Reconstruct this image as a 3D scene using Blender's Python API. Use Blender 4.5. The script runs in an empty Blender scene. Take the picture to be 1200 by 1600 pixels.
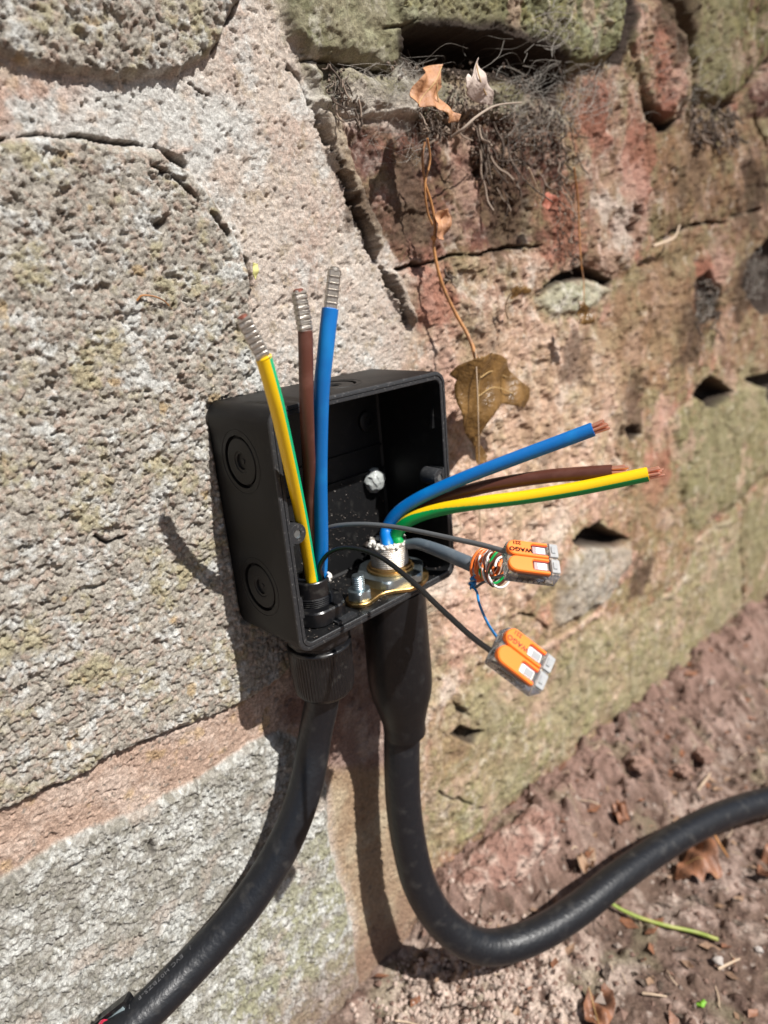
import bpy, math, random
import numpy as np
from mathutils import Vector, Matrix

R = math.radians
random.seed(7)
rng = np.random.default_rng(7)
SC = bpy.context.scene
COL = SC.collection

# ------------------------------------------------------------------ camera
# world axes: X along the wall, Y into the wall (wall face near y = 0), Z up.  Measures below in millimetres.
CAM = np.array([-137.83, -248.51, 140.57])
AX = np.array([[0.70933815, -0.69984613, -0.08399276],
               [-0.28297811, -0.17360698, -0.94328363],
               [0.64557167, 0.69287517, -0.32118719]])      # right, down, forward
F = 1070.0
cd = bpy.data.cameras.new('camera')
cam = bpy.data.objects.new('camera', cd)
COL.objects.link(cam)
m = Matrix([[AX[0][i], -AX[1][i], -AX[2][i]] for i in range(3)]).to_4x4()
m.translation = Vector(CAM * 0.001)
cam.matrix_world = m
cd.sensor_fit = 'VERTICAL'
cd.sensor_height = 36.0
cd.lens = F / 1600 * 36.0
cd.clip_start = 0.005
cd.clip_end = 400
cd.dof.use_dof = True
cd.dof.focus_distance = 0.268
cd.dof.aperture_fstop = 8.0
SC.camera = cam

# ------------------------------------------------------------------ light
SUN = np.array([7.0, -44.0, 53.0])           # towards the sun
SUN = SUN / np.linalg.norm(SUN)
w = bpy.data.worlds.new('World')
SC.world = w
w.use_nodes = True
nt = w.node_tree
sky = nt.nodes.new('ShaderNodeTexSky')
sky.sky_type = 'NISHITA'
sky.sun_disc = False
sky.sun_elevation = math.asin(SUN[2])
sky.sun_rotation = math.atan2(SUN[0], SUN[1])
sky.air_density = 1.0
sky.dust_density = 1.5
nt.links.new(sky.outputs[0], nt.nodes['Background'].inputs[0])
nt.nodes['Background'].inputs[1].default_value = 0.05
sl = bpy.data.lights.new('sun', 'SUN')
sl.energy = 5.0
sl.angle = R(0.53)
sl.color = (1.0, 0.97, 0.925)
so = bpy.data.objects.new('sun', sl)
so.rotation_euler = Vector(SUN).to_track_quat('Z', 'Y').to_euler()
COL.objects.link(so)
SC.view_settings.view_transform = 'Standard'
SC.view_settings.look = 'None'
SC.view_settings.gamma = 1
SC.view_settings.use_curve_mapping = False
SC.view_settings.exposure = 0.56
SC.render.engine = 'CYCLES'
SC.cycles.max_bounces = 10
SC.cycles.transmission_bounces = 8
SC.cycles.caustics_refractive = False
SC.cycles.caustics_reflective = False
SC.cycles.use_denoising = True


# ------------------------------------------------------------------ geometry helpers
def ray(px, py):
    return AX.T @ np.array([(px - 600) / F, (py - 800) / F, 1.0])


def pt(px, py, t):
    "a point in the place, t mm deep along the view axis"
    return CAM + ray(px, py) * t


def on_wall(px, py, y=0.0):
    d = ray(px, py)
    return CAM + d * ((y - CAM[1]) / d[1])


def on_level(px, py, z):
    d = ray(px, py)
    return CAM + d * ((z - CAM[2]) / d[2])


def on_ground(px, py, up=0.0):
    p = on_level(px, py, -285)
    for _ in range(6):
        p = on_level(px, py, ground_base(p[0], p[1]) + up)
    return p


def ground_base(x, y):
    return -270 - 0.085 * (np.clip(x, -200, 1200) - 70) + 0.05 * np.clip(y, -300, 0)


def link(o, parent=None):
    COL.objects.link(o)
    if parent is not None:
        o.parent = parent
    return o


def build(name, verts, faces, mats, parent=None, smooth=True, fmat=None, offset=None):
    v = np.asarray(verts, float)
    if parent is not None and offset is None:
        offset = ORIG.get(parent.name, np.zeros(3))
    if offset is None:
        offset = np.zeros(3)
    me = bpy.data.meshes.new(name)
    me.from_pydata(((v - offset) * 0.001).tolist(), [], [list(map(int, f)) for f in faces])
    if not isinstance(mats, (list, tuple)):
        mats = [mats]
    for mt in mats:
        me.materials.append(mt)
    if fmat is not None:
        me.polygons.foreach_set('material_index', np.asarray(fmat, dtype=np.int32))
    me.update()
    if smooth:
        me.shade_smooth()
        try:
            me.set_sharp_from_angle(angle=R(smooth if smooth is not True else 40))
        except Exception:
            pass
    o = bpy.data.objects.new(name, me)
    link(o, parent)
    ORIG[o.name] = offset
    return o


ORIG = {}


def thing(name, loc, label, cat, group=None):
    o = bpy.data.objects.new(name, None)
    o.empty_display_size = 0.01
    COL.objects.link(o)
    o.location = Vector(np.asarray(loc, float) * 0.001)
    ORIG[o.name] = np.asarray(loc, float)
    o['label'] = label
    o['category'] = cat
    if group:
        o['group'] = group
    return o


def tag(o, label, cat=None, group=None):
    o['label'] = label
    if cat:
        o['category'] = cat
    if group:
        o['group'] = group
    return o


def rebase(o, base):
    "put the origin of a top-level mesh at base"
    b = Vector(np.asarray(base, float) * 0.001)
    o.data.transform(Matrix.Translation(-b))
    o.location = b
    ORIG[o.name] = np.asarray(base, float)
    return o


class MB:
    "collects verts and faces (mm)"
    def __init__(self):
        self.v = []
        self.f = []
        self.m = []

    def add(self, vf, mat=0):
        n = len(self.v)
        self.v.extend([tuple(p) for p in vf[0]])
        for f in vf[1]:
            self.f.append([n + i for i in f])
            self.m.append(mat)

    def done(self, name, mats, parent=None, smooth=True):
        return build(name, self.v, self.f, mats, parent, smooth, self.m)


def spline(P, n=8):
    P = [np.asarray(p, float) for p in P]
    P = [2 * P[0] - P[1]] + P + [2 * P[-1] - P[-2]]
    out = []
    for i in range(1, len(P) - 2):
        a, b, c, d = P[i - 1:i + 3]
        for k in range(n):
            t = k / n
            out.append(0.5 * ((2 * b) + (c - a) * t + (2 * a - 5 * b + 4 * c - d) * t * t + (3 * b - a - 3 * c + d) * t ** 3))
    out.append(P[-2])
    return np.array(out)


def frames(P, ref):
    T = np.gradient(P, axis=0)
    T /= np.linalg.norm(T, axis=1)[:, None] + 1e-12
    ref = np.asarray(ref, float)
    N = ref[None] - T * (T @ ref)[:, None]
    N /= np.linalg.norm(N, axis=1)[:, None] + 1e-9
    return T, N, np.cross(T, N)


def pt_frames(P):
    "parallel transport"
    T = np.gradient(P, axis=0)
    T /= np.linalg.norm(T, axis=1)[:, None] + 1e-12
    a = np.array([0, 0, 1.0]) if abs(T[0][2]) < .8 else np.array([1.0, 0, 0])
    n = a - T[0] * (a @ T[0])
    N = [n / np.linalg.norm(n)]
    for i in range(1, len(P)):
        n = N[-1] - T[i] * (N[-1] @ T[i])
        N.append(n / (np.linalg.norm(n) + 1e-12))
    N = np.array(N)
    return T, N, np.cross(T, N)


def tube(P, r, sides=16, ref=None, caps=True, twist=0.0, sec=None):
    """tube along P; r scalar/array; returns (verts, faces[, face sector])"""
    P = np.asarray(P, float)
    T, N, B = frames(P, ref) if ref is not None else pt_frames(P)
    r = np.broadcast_to(np.asarray(r, float), (len(P),))
    V, Fc, S = [], [], []
    for i in range(len(P)):
        for k in range(sides):
            a = 2 * math.pi * k / sides + twist * i
            V.append(P[i] + r[i] * (math.cos(a) * N[i] + math.sin(a) * B[i]))
    for i in range(len(P) - 1):
        for k in range(sides):
            k2 = (k + 1) % sides
            Fc.append([i * sides + k, i * sides + k2, (i + 1) * sides + k2, (i + 1) * sides + k])
            S.append((i, (k + .5) / sides))
    if caps:
        Fc.append([k for k in range(sides)][::-1])
        Fc.append([(len(P) - 1) * sides + k for k in range(sides)])
        S.append((0, -1))
        S.append((len(P) - 1, -1))
    if sec is not None:
        return V, Fc, [sec(i, a) for i, a in S]
    return V, Fc


def lathe(profile, c, ax=(0, 0, 1), sides=40, rfun=None):
    "profile list of (r, h) along axis ax from point c"
    ax = np.asarray(ax, float)
    ax = ax / np.linalg.norm(ax)
    a = np.array([1.0, 0, 0]) if abs(ax[0]) < .8 else np.array([0, 1.0, 0])
    N = a - ax * (a @ ax)
    N /= np.linalg.norm(N)
    B = np.cross(ax, N)
    c = np.asarray(c, float)
    V, Fc = [], []
    for i, (r, h) in enumerate(profile):
        for k in range(sides):
            t = 2 * math.pi * k / sides
            rr = r if rfun is None else rfun(r, h, t)
            V.append(c + ax * h + rr * (math.cos(t) * N + math.sin(t) * B))
    for i in range(len(profile) - 1):
        for k in range(sides):
            k2 = (k + 1) % sides
            Fc.append([i * sides + k, i * sides + k2, (i + 1) * sides + k2, (i + 1) * sides + k])
    if profile[0][0] > 1e-6:
        Fc.append([k for k in range(sides)][::-1])
    if profile[-1][0] > 1e-6:
        Fc.append([(len(profile) - 1) * sides + k for k in range(sides)])
    return V, Fc


def lathe_closed(profile, c, ax=(0, 0, 1), sides=40):
    "closed profile loop (ring / sleeve)"
    V, Fc = lathe(profile, c, ax, sides)
    Fc = [f for f in Fc if len(f) == 4]
    n = len(profile) - 1
    for k in range(sides):
        k2 = (k + 1) % sides
        Fc.append([n * sides + k, n * sides + k2, k2, k])
    return V, Fc


def prism(poly, z0, z1, xf=lambda p: p, bevel=0.0):
    "polygon (x, y) extruded z0..z1, optional bevel on the z1 edge; xf maps local to world"
    poly = [np.asarray(p, float) for p in poly]
    n = len(poly)
    cx = sum(poly) / n
    def inset(d):
        out = []
        for i in range(n):
            a, b, c = poly[i - 1], poly[i], poly[(i + 1) % n]
            e1 = (b - a) / (np.linalg.norm(b - a) + 1e-9)
            e2 = (c - b) / (np.linalg.norm(c - b) + 1e-9)
            nn = np.array([-(e1 + e2)[1], (e1 + e2)[0]])
            nn = nn / (np.linalg.norm(nn) + 1e-9)
            out.append(b + nn * d)
        return out
    area = sum(poly[i - 1][0] * poly[i][1] - poly[i][0] * poly[i - 1][1] for i in range(n))
    s = 1 if area > 0 else -1
    rings = [(0, z0), (0, z1)] if not bevel else [(0, z0), (0, z1 - bevel * np.sign(z1 - z0)), (bevel * s, z1)]
    V, Fc = [], []
    for d, z in rings:
        for q in (inset(d) if d else poly):
            V.append(xf(np.array([q[0], q[1], z])))
    for i in range(len(rings) - 1):
        for k in range(n):
            k2 = (k + 1) % n
            Fc.append([i * n + k, i * n + k2, (i + 1) * n + k2, (i + 1) * n + k])
    Fc.append(list(range(n))[::-1])
    Fc.append([(len(rings) - 1) * n + k for k in range(n)])
    return V, Fc


def fix_normals(o):
    import bmesh
    bm = bmesh.new()
    bm.from_mesh(o.data)
    bmesh.ops.recalc_face_normals(bm, faces=bm.faces)
    bm.to_mesh(o.data)
    bm.free()
    return o


# ------------------------------------------------------------------ noise (numpy)
def ih(ix, iy, s):
    h = (ix.astype(np.int64) * 374761393 + iy.astype(np.int64) * 668265263 + s * 2147483647 + 12345) & 0xffffffff
    h = ((h ^ (h >> 13)) * 1274126177) & 0xffffffff
    h = ((h ^ (h >> 16)) * 2246822519) & 0xffffffff
    h = h ^ (h >> 15)
    return (h & 0xffffff) / float(0x1000000)


def perlin(x, y, s=0):
    x0, y0 = np.floor(x), np.floor(y)
    fx, fy = x - x0, y - y0
    u, v = fx * fx * fx * (fx * (fx * 6 - 15) + 10), fy * fy * fy * (fy * (fy * 6 - 15) + 10)
    def g(i, j):
        a = ih(x0 + i, y0 + j, s) * 2 * np.pi
        return np.cos(a) * (fx - i) + np.sin(a) * (fy - j)
    a, b, c, d = g(0, 0), g(1, 0), g(0, 1), g(1, 1)
    return (a + (b - a) * u + (c - a) * v + (a - b - c + d) * u * v) * 1.5


def fbm(x, y, sc, octv=4, s=0, gain=.5):
    t = np.zeros_like(x)
    a, tot = 1.0, 0
    for o in range(octv):
        t += a * perlin(x / sc + 17.3 * o, y / sc - 9.1 * o, s + o * 31)
        tot += a
        a *= gain
        sc *= .5
    return t / tot


def worley(x, y, sc, s=0, jit=.9):
    "F1, F2 distances (in cells) and id of nearest cell"
    X, Y = x / sc, y / sc
    x0, y0 = np.floor(X), np.floor(Y)
    f1 = np.full(X.shape, 9.0)
    f2 = np.full(X.shape, 9.0)
    idd = np.zeros(X.shape)
    for i in (-1, 0, 1):
        for j in (-1, 0, 1):
            a, b = x0 + i, y0 + j
            px = a + .5 + jit * (ih(a, b, s) - .5)
            py = b + .5 + jit * (ih(a, b, s + 5) - .5)
            d = np.hypot(px - X, py - Y)
            c = d < f1
            f2 = np.where(c, f1, np.minimum(f2, d))
            idd = np.where(c, ih(a, b, s + 9), idd)
            f1 = np.where(c, d, f1)
    return f1, f2, idd


def ss(a, b, x):
    t = np.clip((x - a) / (b - a), 0, 1)
    return t * t * (3 - 2 * t)


def sdf(poly, x, y, pad=40):
    "signed distance to polygon, + inside; far points get -pad"
    P = np.asarray(poly, float)
    out = np.full(x.shape, -float(pad))
    sel = (x > P[:, 0].min() - pad) & (x < P[:, 0].max() + pad) & (y > P[:, 1].min() - pad) & (y < P[:, 1].max() + pad)
    X, Y = x[sel], y[sel]
    d = np.full(X.shape, 1e9)
    ins = np.zeros(X.shape, bool)
    for i in range(len(P)):
        a, b = P[i - 1], P[i]
        e = b - a
        t = np.clip(((X - a[0]) * e[0] + (Y - a[1]) * e[1]) / (e @ e + 1e-12), 0, 1)
        d = np.minimum(d, np.hypot(X - a[0] - t * e[0], Y - a[1] - t * e[1]))
        c = (a[1] > Y) != (b[1] > Y)
        with np.errstate(divide='ignore', invalid='ignore'):
            xi = a[0] + (Y - a[1]) * e[0] / (e[1] if abs(e[1]) > 1e-12 else 1e-12)
        ins ^= c & (X < xi)
    out[sel] = np.where(ins, d, -d)
    return out


def dline(poly, x, y, pad=30):
    P = np.asarray(poly, float)
    out = np.full(x.shape, float(pad))
    sel = (x > P[:, 0].min() - pad) & (x < P[:, 0].max() + pad) & (y > P[:, 1].min() - pad) & (y < P[:, 1].max() + pad)
    X, Y = x[sel], y[sel]
    d = np.full(X.shape, float(pad))
    for i in range(1, len(P)):
        a, b = P[i - 1], P[i]
        e = b - a
        t = np.clip(((X - a[0]) * e[0] + (Y - a[1]) * e[1]) / (e @ e + 1e-12), 0, 1)
        d = np.minimum(d, np.hypot(X - a[0] - t * e[0], Y - a[1] - t * e[1]))
    out[sel] = d
    return out


# ------------------------------------------------------------------ materials
def principled(name, color=(.5, .5, .5), rough=.5, metal=0, bump=None, spots=None, **kw):
    mt = bpy.data.materials.new(name)
    mt.use_nodes = True
    n = mt.node_tree
    b = n.nodes['Principled BSDF']
    b.inputs['Base Color'].default_value = (*color, 1)
    b.inputs['Roughness'].default_value = rough
    b.inputs['Metallic'].default_value = metal
    for k, v in kw.items():
        b.inputs[k].default_value = v
    tc = n.nodes.new('ShaderNodeTexCoord')
    if spots:        # (second colour, scale 1/m, lo, hi, roughness change)
        c2, sc, lo, hi, dr = spots
        no = n.nodes.new('ShaderNodeTexNoise')
        no.inputs['Scale'].default_value = sc
        no.inputs['Detail'].default_value = 6
        n.links.new(tc.outputs['Object'], no.inputs['Vector'])
        mr = n.nodes.new('ShaderNodeMapRange')
        mr.inputs[1].default_value = lo
        mr.inputs[2].default_value = hi
        n.links.new(no.outputs[0], mr.inputs[0])
        mx = n.nodes.new('ShaderNodeMix')
        mx.data_type = 'RGBA'
        mx.inputs[6].default_value = (*color, 1)
        mx.inputs[7].default_value = (*c2, 1)
        n.links.new(mr.outputs[0], mx.inputs[0])
        n.links.new(mx.outputs[2], b.inputs['Base Color'])
        ma = n.nodes.new('ShaderNodeMath')
        ma.operation = 'MULTIPLY_ADD'
        ma.inputs[1].default_value = dr
        ma.inputs[2].default_value = rough
        n.links.new(mr.outputs[0], ma.inputs[0])
        n.links.new(ma.outputs[0], b.inputs['Roughness'])
    if bump:         # (scale 1/m, distance m)
        no = n.nodes.new('ShaderNodeTexNoise')
        no.inputs['Scale'].default_value = bump[0]
        no.inputs['Detail'].default_value = 5
        n.links.new(tc.outputs['Object'], no.inputs['Vector'])
        bp = n.nodes.new('ShaderNodeBump')
        bp.inputs['Distance'].default_value = bump[1]
        bp.inputs['Strength'].default_value = 1
        n.links.new(no.outputs[0], bp.inputs['Height'])
        n.links.new(bp.outputs[0], b.inputs['Normal'])
    return mt


def earth_material(name, bscale, bdist, grain):
    "albedo from the surface's own mineral / lichen colour plus fine procedural grain"
    mt = bpy.data.materials.new(name)
    mt.use_nodes = True
    n = mt.node_tree
    b = n.nodes['Principled BSDF']
    b.inputs['Roughness'].default_value = .92
    b.inputs['Specular IOR Level'].default_value = .25
    at = n.nodes.new('ShaderNodeAttribute')
    at.attribute_name = 'mineral'
    tc = n.nodes.new('ShaderNodeTexCoord')
    n1 = n.nodes.new('ShaderNodeTexNoise')
    n1.inputs['Scale'].default_value = bscale
    n1.inputs['Detail'].default_value = 4
    n1.inputs['Roughness'].default_value = .65
    n.links.new(tc.outputs['Object'], n1.inputs['Vector'])
    mr = n.nodes.new('ShaderNodeMapRange')
    mr.inputs[1].default_value = .3
    mr.inputs[2].default_value = .7
    mr.inputs[3].default_value = 1 - grain
    mr.inputs[4].default_value = 1 + grain
    n.links.new(n1.outputs[0], mr.inputs[0])
    mx = n.nodes.new('ShaderNodeMix')
    mx.data_type = 'RGBA'
    mx.blend_type = 'MULTIPLY'
    mx.inputs[0].default_value = 1
    n.links.new(at.outputs['Color'], mx.inputs[6])
    n.links.new(mr.outputs[0], mx.inputs[7])
    n.links.new(mx.outputs[2], b.inputs['Base Color'])
    n2 = n.nodes.new('ShaderNodeTexNoise')
    n2.inputs['Scale'].default_value = bscale * 1.3
    n2.inputs['Detail'].default_value = 5
    n2.inputs['Roughness'].default_value = .7
    n.links.new(tc.outputs['Object'], n2.inputs['Vector'])
    bp = n.nodes.new('ShaderNodeBump')
    bp.inputs['Distance'].default_value = bdist
    n.links.new(n2.outputs[0], bp.inputs['Height'])
    n.links.new(bp.outputs[0], b.inputs['Normal'])
    return mt


M_STONE = earth_material('weathered_stone', 1300, .0012, .36)
M_SOIL = earth_material('soil', 700, .0015, .4)
M_BOX = principled('black_box_plastic', (.0055, .0055, .006), .5, bump=(2500, .00006), spots=((.026, .025, .023), 260, .58, .85, .2), **{'Specular IOR Level': .3})
M_RIM = principled('scuffed_black_plastic', (.018, .019, .021), .5, bump=(1800, .0001), spots=((.12, .115, .11), 900, .58, .78, .15))
M_BLACK = principled('gloss_black_nylon', (.006, .006, .007), .3, bump=(1500, .00005), spots=((.035, .033, .03), 300, .55, .8, .2))
M_SHEATH = principled('black_rubber_sheath', (.007, .008, .0105), .40, bump=(420, .0003), spots=((.034, .033, .032), 150, .55, .85, .12), **{'Specular IOR Level': .42})
M_SHROUD = principled('black_pvc_shroud', (.005, .005, .006), .4, bump=(500, .0001), spots=((.016, .016, .016), 220, .55, .85, .2), **{'Specular IOR Level': .38})
M_PRINT = principled('grey_sheath_print', (.10, .10, .105), .5)
M_BLUE = principled('blue_insulation', (.0, .135, .44), .4, bump=(900, .00005), spots=((.0, .18, .50), 90, .5, .75, .1))
M_BROWN = principled('brown_insulation', (.085, .026, .016), .42, bump=(900, .00006), spots=((.13, .05, .035), 120, .5, .75, .1))
M_YEL = principled('yellow_insulation', (.80, .52, .004), .36, bump=(900, .00005))
M_GRN = principled('green_insulation', (.0, .27, .055), .36, bump=(900, .00005))
M_GRNL = principled('bright_green_insulation', (.0, .42, .17), .36, bump=(900, .00005))
M_GREYW = principled('grey_insulation', (.085, .09, .095), .42, bump=(700, .00005))
M_BLKW = principled('black_insulation', (.010, .010, .011), .36)
M_DATA = principled('slate_grey_sheath', (.10, .125, .15), .42, bump=(400, .0001), spots=((.17, .19, .21), 130, .5, .75, .1))
M_COPPER = principled('copper', (.85, .42, .29), .36, .85)
M_TIN = principled('tinned_metal', (.50, .465, .42), .36, .92, bump=(2500, .00015), spots=((.3, .27, .23), 700, .45, .75, .15))
M_REDTIP = principled('oxidised_copper_tip', (.22, .075, .05), .5, .5)
M_STEEL = principled('zinc_steel', (.46, .54, .57), .36, 1, bump=(900, .0001), spots=((.30, .34, .36), 240, .45, .75, .2))
M_BRASS = principled('yellow_passivated_steel', (.46, .30, .12), .36, 1, bump=(900, .0001), spots=((.26, .15, .06), 200, .42, .7, .2))
M_ALU = principled('dull_aluminium_thread', (.68, .63, .56), .45, .85, bump=(1500, .0002), spots=((.42, .36, .30), 330, .45, .72, .2))
M_SEAL = principled('white_sealant', (.62, .60, .55), .35, bump=(900, .0006))
M_SEALC = principled('wet_clear_sealant', (.55, .58, .56), .08, bump=(450, .0008), **{'Transmission Weight': .35})
M_ORANGE = principled('orange_lever_plastic', (.95, .20, .02), .33)
M_CLEAR = principled('clear_plastic', (.95, .96, .96), .08, bump=(600, .00012), **{'Transmission Weight': .9, 'IOR': 1.3})
M_LEDGE = principled('milky_plastic', (.80, .82, .83), .15, **{'Transmission Weight': .62, 'IOR': 1.35})
M_REDIN = principled('dark_red_plastic', (.42, .035, .02), .3)
M_INK = principled('black_ink', (.006, .004, .004), .7, **{'Specular IOR Level': .1})
M_INKG = principled('faded_ink', (.12, .05, .04), .6, **{'Specular IOR Level': .1})
M_WHITEW = principled('white_insulation', (.70, .68, .64), .4)
M_ORW = principled('orange_insulation', (.75, .17, .03), .4)
M_SBLUE = principled('bright_blue_insulation', (.01, .20, .52), .35)
M_DIRT = principled('dark_debris', (.03, .022, .018), .8, bump=(900, .0005), spots=((.16, .13, .11), 600, .5, .72, .0))
M_WEB = principled('dusty_cobweb', (.30, .275, .24), .9)
M_ROOT = principled('dry_root', (.055, .037, .027), .9, bump=(900, .0004), spots=((.17, .13, .10), 300, .45, .7, 0))
M_VINE = principled('dry_vine_stem', (.42, .19, .06), .6, bump=(1200, .0002), spots=((.20, .10, .05), 150, .45, .7, 0))
M_THREAD = principled('pale_dry_fibre', (.45, .34, .24), .7)
M_GSTALK = principled('fresh_green_stalk', (.20, .26, .04), .5, spots=((.34, .33, .09), 120, .45, .7, 0))


def leaf_mat(name, c1, c2, rough=.5, trans=.0):
    mt = principled(name, c1, rough, bump=(420, .0009), spots=(c2, 130, .4, .68, .12))
    return mt


M_LEAFB = leaf_mat('glossy_brown_leaf', (.10, .052, .014), (.21, .115, .036), .24)
M_LEAFT = leaf_mat('tan_leaf', (.42, .21, .10), (.28, .13, .065), .55)
M_LEAFP = leaf_mat('pale_grey_leaf', (.55, .46, .40), (.36, .28, .24), .75)
M_LEAFR = leaf_mat('rusty_leaf', (.34, .10, .06), (.24, .08, .045), .6)
M_LEAFD = leaf_mat('dull_leaf', (.30, .19, .12), (.19, .12, .08), .7)
M_LEAFG = leaf_mat('ground_leaf', (.24, .105, .055), (.13, .06, .035), .5)
M_VEIN = principled('leaf_vein', (.42, .28, .12), .55)


# ------------------------------------------------------------------ the wall
def W(L):
    "photo corners of a stone -> its outline on the wall, mm (x, z)"
    return [(p[0], p[2]) for p in (on_wall(a, b) for a, b in L)]


def spacing_axis(lo, hi, f, out_lo, out_hi, nout):
    a = [lo]
    while a[-1] < hi:
        a.append(a[-1] + f(a[-1]))
    lo_part = [lo - (lo - out_lo) * (k / nout) ** 2.6 for k in range(nout, 0, -1)]
    hi_part = [a[-1] + (out_hi - a[-1]) * (k / nout) ** 2.6 for k in range(1, nout + 1)]
    return np.array(lo_part + a + hi_part)


xs = spacing_axis(-165, 830, lambda x: 0.52 * (max(250 + .78 * x, 235) / 270) ** 1.55, -2600, 6000, 44)
NR = 1080
vv = np.linspace(0, 1, NR)
ztop = 262 + .175 * np.clip(xs, -100, 900)
zbot = np.full(xs.shape, -312.0) - .06 * np.clip(xs, 0, 900)
nlo, nhi = 14, 26
Xg = np.repeat(xs[:, None], NR + nlo + nhi, 1)
Zc = zbot[:, None] + (ztop - zbot)[:, None] * vv[None]
lo_part = zbot[:, None] - (zbot[:, None] + 420 + 0 * zbot[:, None]) * (np.arange(nlo, 0, -1)[None] / nlo) ** 1.5
hi_part = ztop[:, None] + (1500 - ztop)[:, None] * (np.arange(1, nhi + 1)[None] / nhi) ** 2.4
Zg = np.concatenate([lo_part, Zc, hi_part], 1)
x, z = Xg.ravel(), Zg.ravel()

# wandering outlines
wx = x + 1.6 * fbm(x, z, 14, 3, 1) + 3.0 * fbm(x, z, 60, 2, 2)
wz = z + 1.6 * fbm(x, z, 14, 3, 3) + 3.0 * fbm(x, z, 60, 2, 4)

n_big = fbm(x, z, 90, 3, 11)
n_mid = fbm(x, z, 26, 4, 12)
n_sml = fbm(x, z, 7, 4, 13)
n_fin = fbm(x, z, 2.2, 3, 14)
n_lic = fbm(x, z, 17, 5, 15, .62)
n_lic2 = fbm(x, z, 9, 4, 16, .6)
n_yel = fbm(x, z, 22, 4, 17, .6)
n_or = fbm(x, z, 12, 3, 18)
gx, gz = x + .8 * n_fin + 1.6 * n_sml, z + .8 * fbm(x, z, 2.2, 2, 19) + 1.6 * fbm(x, z, 7, 2, 20)
A1, A2, AI = worley(gx + 1.2 * n_sml, gz * 1.2, 3.1, 31, 1.0)
B1, B2, BI = worley(gx + 3.3, gz * 1.1, 1.9, 32, 1.0)
C1, C2, CI = worley(gx * .9, gz * 1.1, 9.0, 33)
D1, D2, DI = worley(gx, gz, 1.35, 34, 1.0)

# rough granular block: packed lumps of several sizes with pits between
gran = (.85 * (1 - 1.2 * A1 ** 2) + .60 * (1 - 1.3 * B1 ** 2) + .30 * (1 - 1.3 * D1 ** 2) - .9 * ss(.22, .0, A2 - A1) - .35 * ss(.2, .0, B2 - B1)
        + 1.0 * (AI - .5) * ss(0, .3, A2 - A1) + .6 * (BI - .5) * ss(0, .3, B2 - B1) + .55 * (CI - .5) * ss(0, .3, C2 - C1) + .4 * n_fin
        - 1.9 * (AI > .93) * ss(.8, .2, A1) * ss(-.2, .2, n_mid) + 1.1 * n_mid + 1.3 * n_sml
        - 2.2 * ss(.30, .42, np.abs(fbm(x, z * 1.7, 16, 4, 91, .6)) + .25 * n_fin))
# sandy surface
sand = .38 * (1 - 1.3 * D1 ** 2) + .40 * n_fin + .6 * n_sml + .45 * (BI - .5) * ss(0, .4, B2 - B1) - 1.2 * (BI > .975) * ss(.6, .2, B1 + .5 * n_fin) + .5 * (DI - .5) * ss(0, .4, D2 - D1)
sand = 1.25 * sand - 1.1 * ss(.30, .44, np.abs(fbm(x, z * 1.3, 9, 4, 92, .6)) + .3 * n_fin)
# quarried sandstone
rock = 1.5 * n_mid + 1.0 * n_sml + .5 * n_fin + 1.1 * np.abs(fbm(x, z, 18, 4, 41)) * -1 + .3 * (1 - 1.3 * D1 ** 2) + .9 * (CI - .5) * ss(0, .12, C2 - C1)
smoothr = 1.0 * n_mid + .45 * n_sml + .22 * n_fin

n = x.size
H = -2.2 + 1.2 * n_mid + sand
COLR = np.empty((n, 3))
LAB = np.zeros(n, np.int16)


def c3(*a):
    return np.array(a, float)[None]


def mixc(a, b, t):
    return a * (1 - t[:, None]) + b * t[:, None]


WHITE = c3(.60, .60, .57)
PALE = c3(.57, .49, .42)
PINK = c3(.50, .39, .325)
SALM = c3(.46, .27, .19)
YELW = c3(.40, .355, .20)
ORNG = c3(.47, .32, .14)
GRYB = c3(.42, .385, .33)
GRYD = c3(.28, .25, .21)
REDD = c3(.155, .078, .06)
REDM = c3(.25, .125, .09)
PNKR = c3(.40, .225, .165)
TAN = c3(.285, .185, .115)
TAND = c3(.20, .125, .075)
OLIV = c3(.27, .235, .135)
MOSS = c3(.205, .20, .11)
MOSL = c3(.36, .36, .235)
DIRT_SHADE = c3(.050, .034, .026)  # crevice soil, also the painted shade inside holes and cracks
GREY = c3(.36, .33, .28)


def col_mortar():
    c = mixc(np.repeat(PALE, n, 0), PINK, ss(-.15, .45, n_mid + .25 * n_fin))
    c = mixc(c, WHITE, .75 * ss(.02, .40, n_lic + .3 * n_fin))
    c = mixc(c, c3(.40, .32, .22), .6 * ss(.12, .4, n_lic2) * ss(.4, .1, n_lic))
    c = mixc(c, c3(.30, .24, .20), .6 * ss(.90, .94, DI) * ss(.65, .45, D1))
    c = mixc(c, c3(.62, .56, .50), .6 * ss(.35, .15, DI))
    return c


COLR[:] = col_mortar()
# the right-hand part of the wall: earthy joints
rt = ss(95, 150, x - .12 * z)
c_r = mixc(np.repeat(TAN, n, 0), PNKR, ss(-.1, .35, n_mid + .3 * n_fin))
c_r = mixc(c_r, PALE, .6 * ss(.08, .35, n_lic2))
c_r = mixc(c_r, OLIV, .75 * ss(.0, .35, n_yel + .2))
COLR = mixc(COLR, c_r, rt)
H += 1.6 * rt

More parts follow.
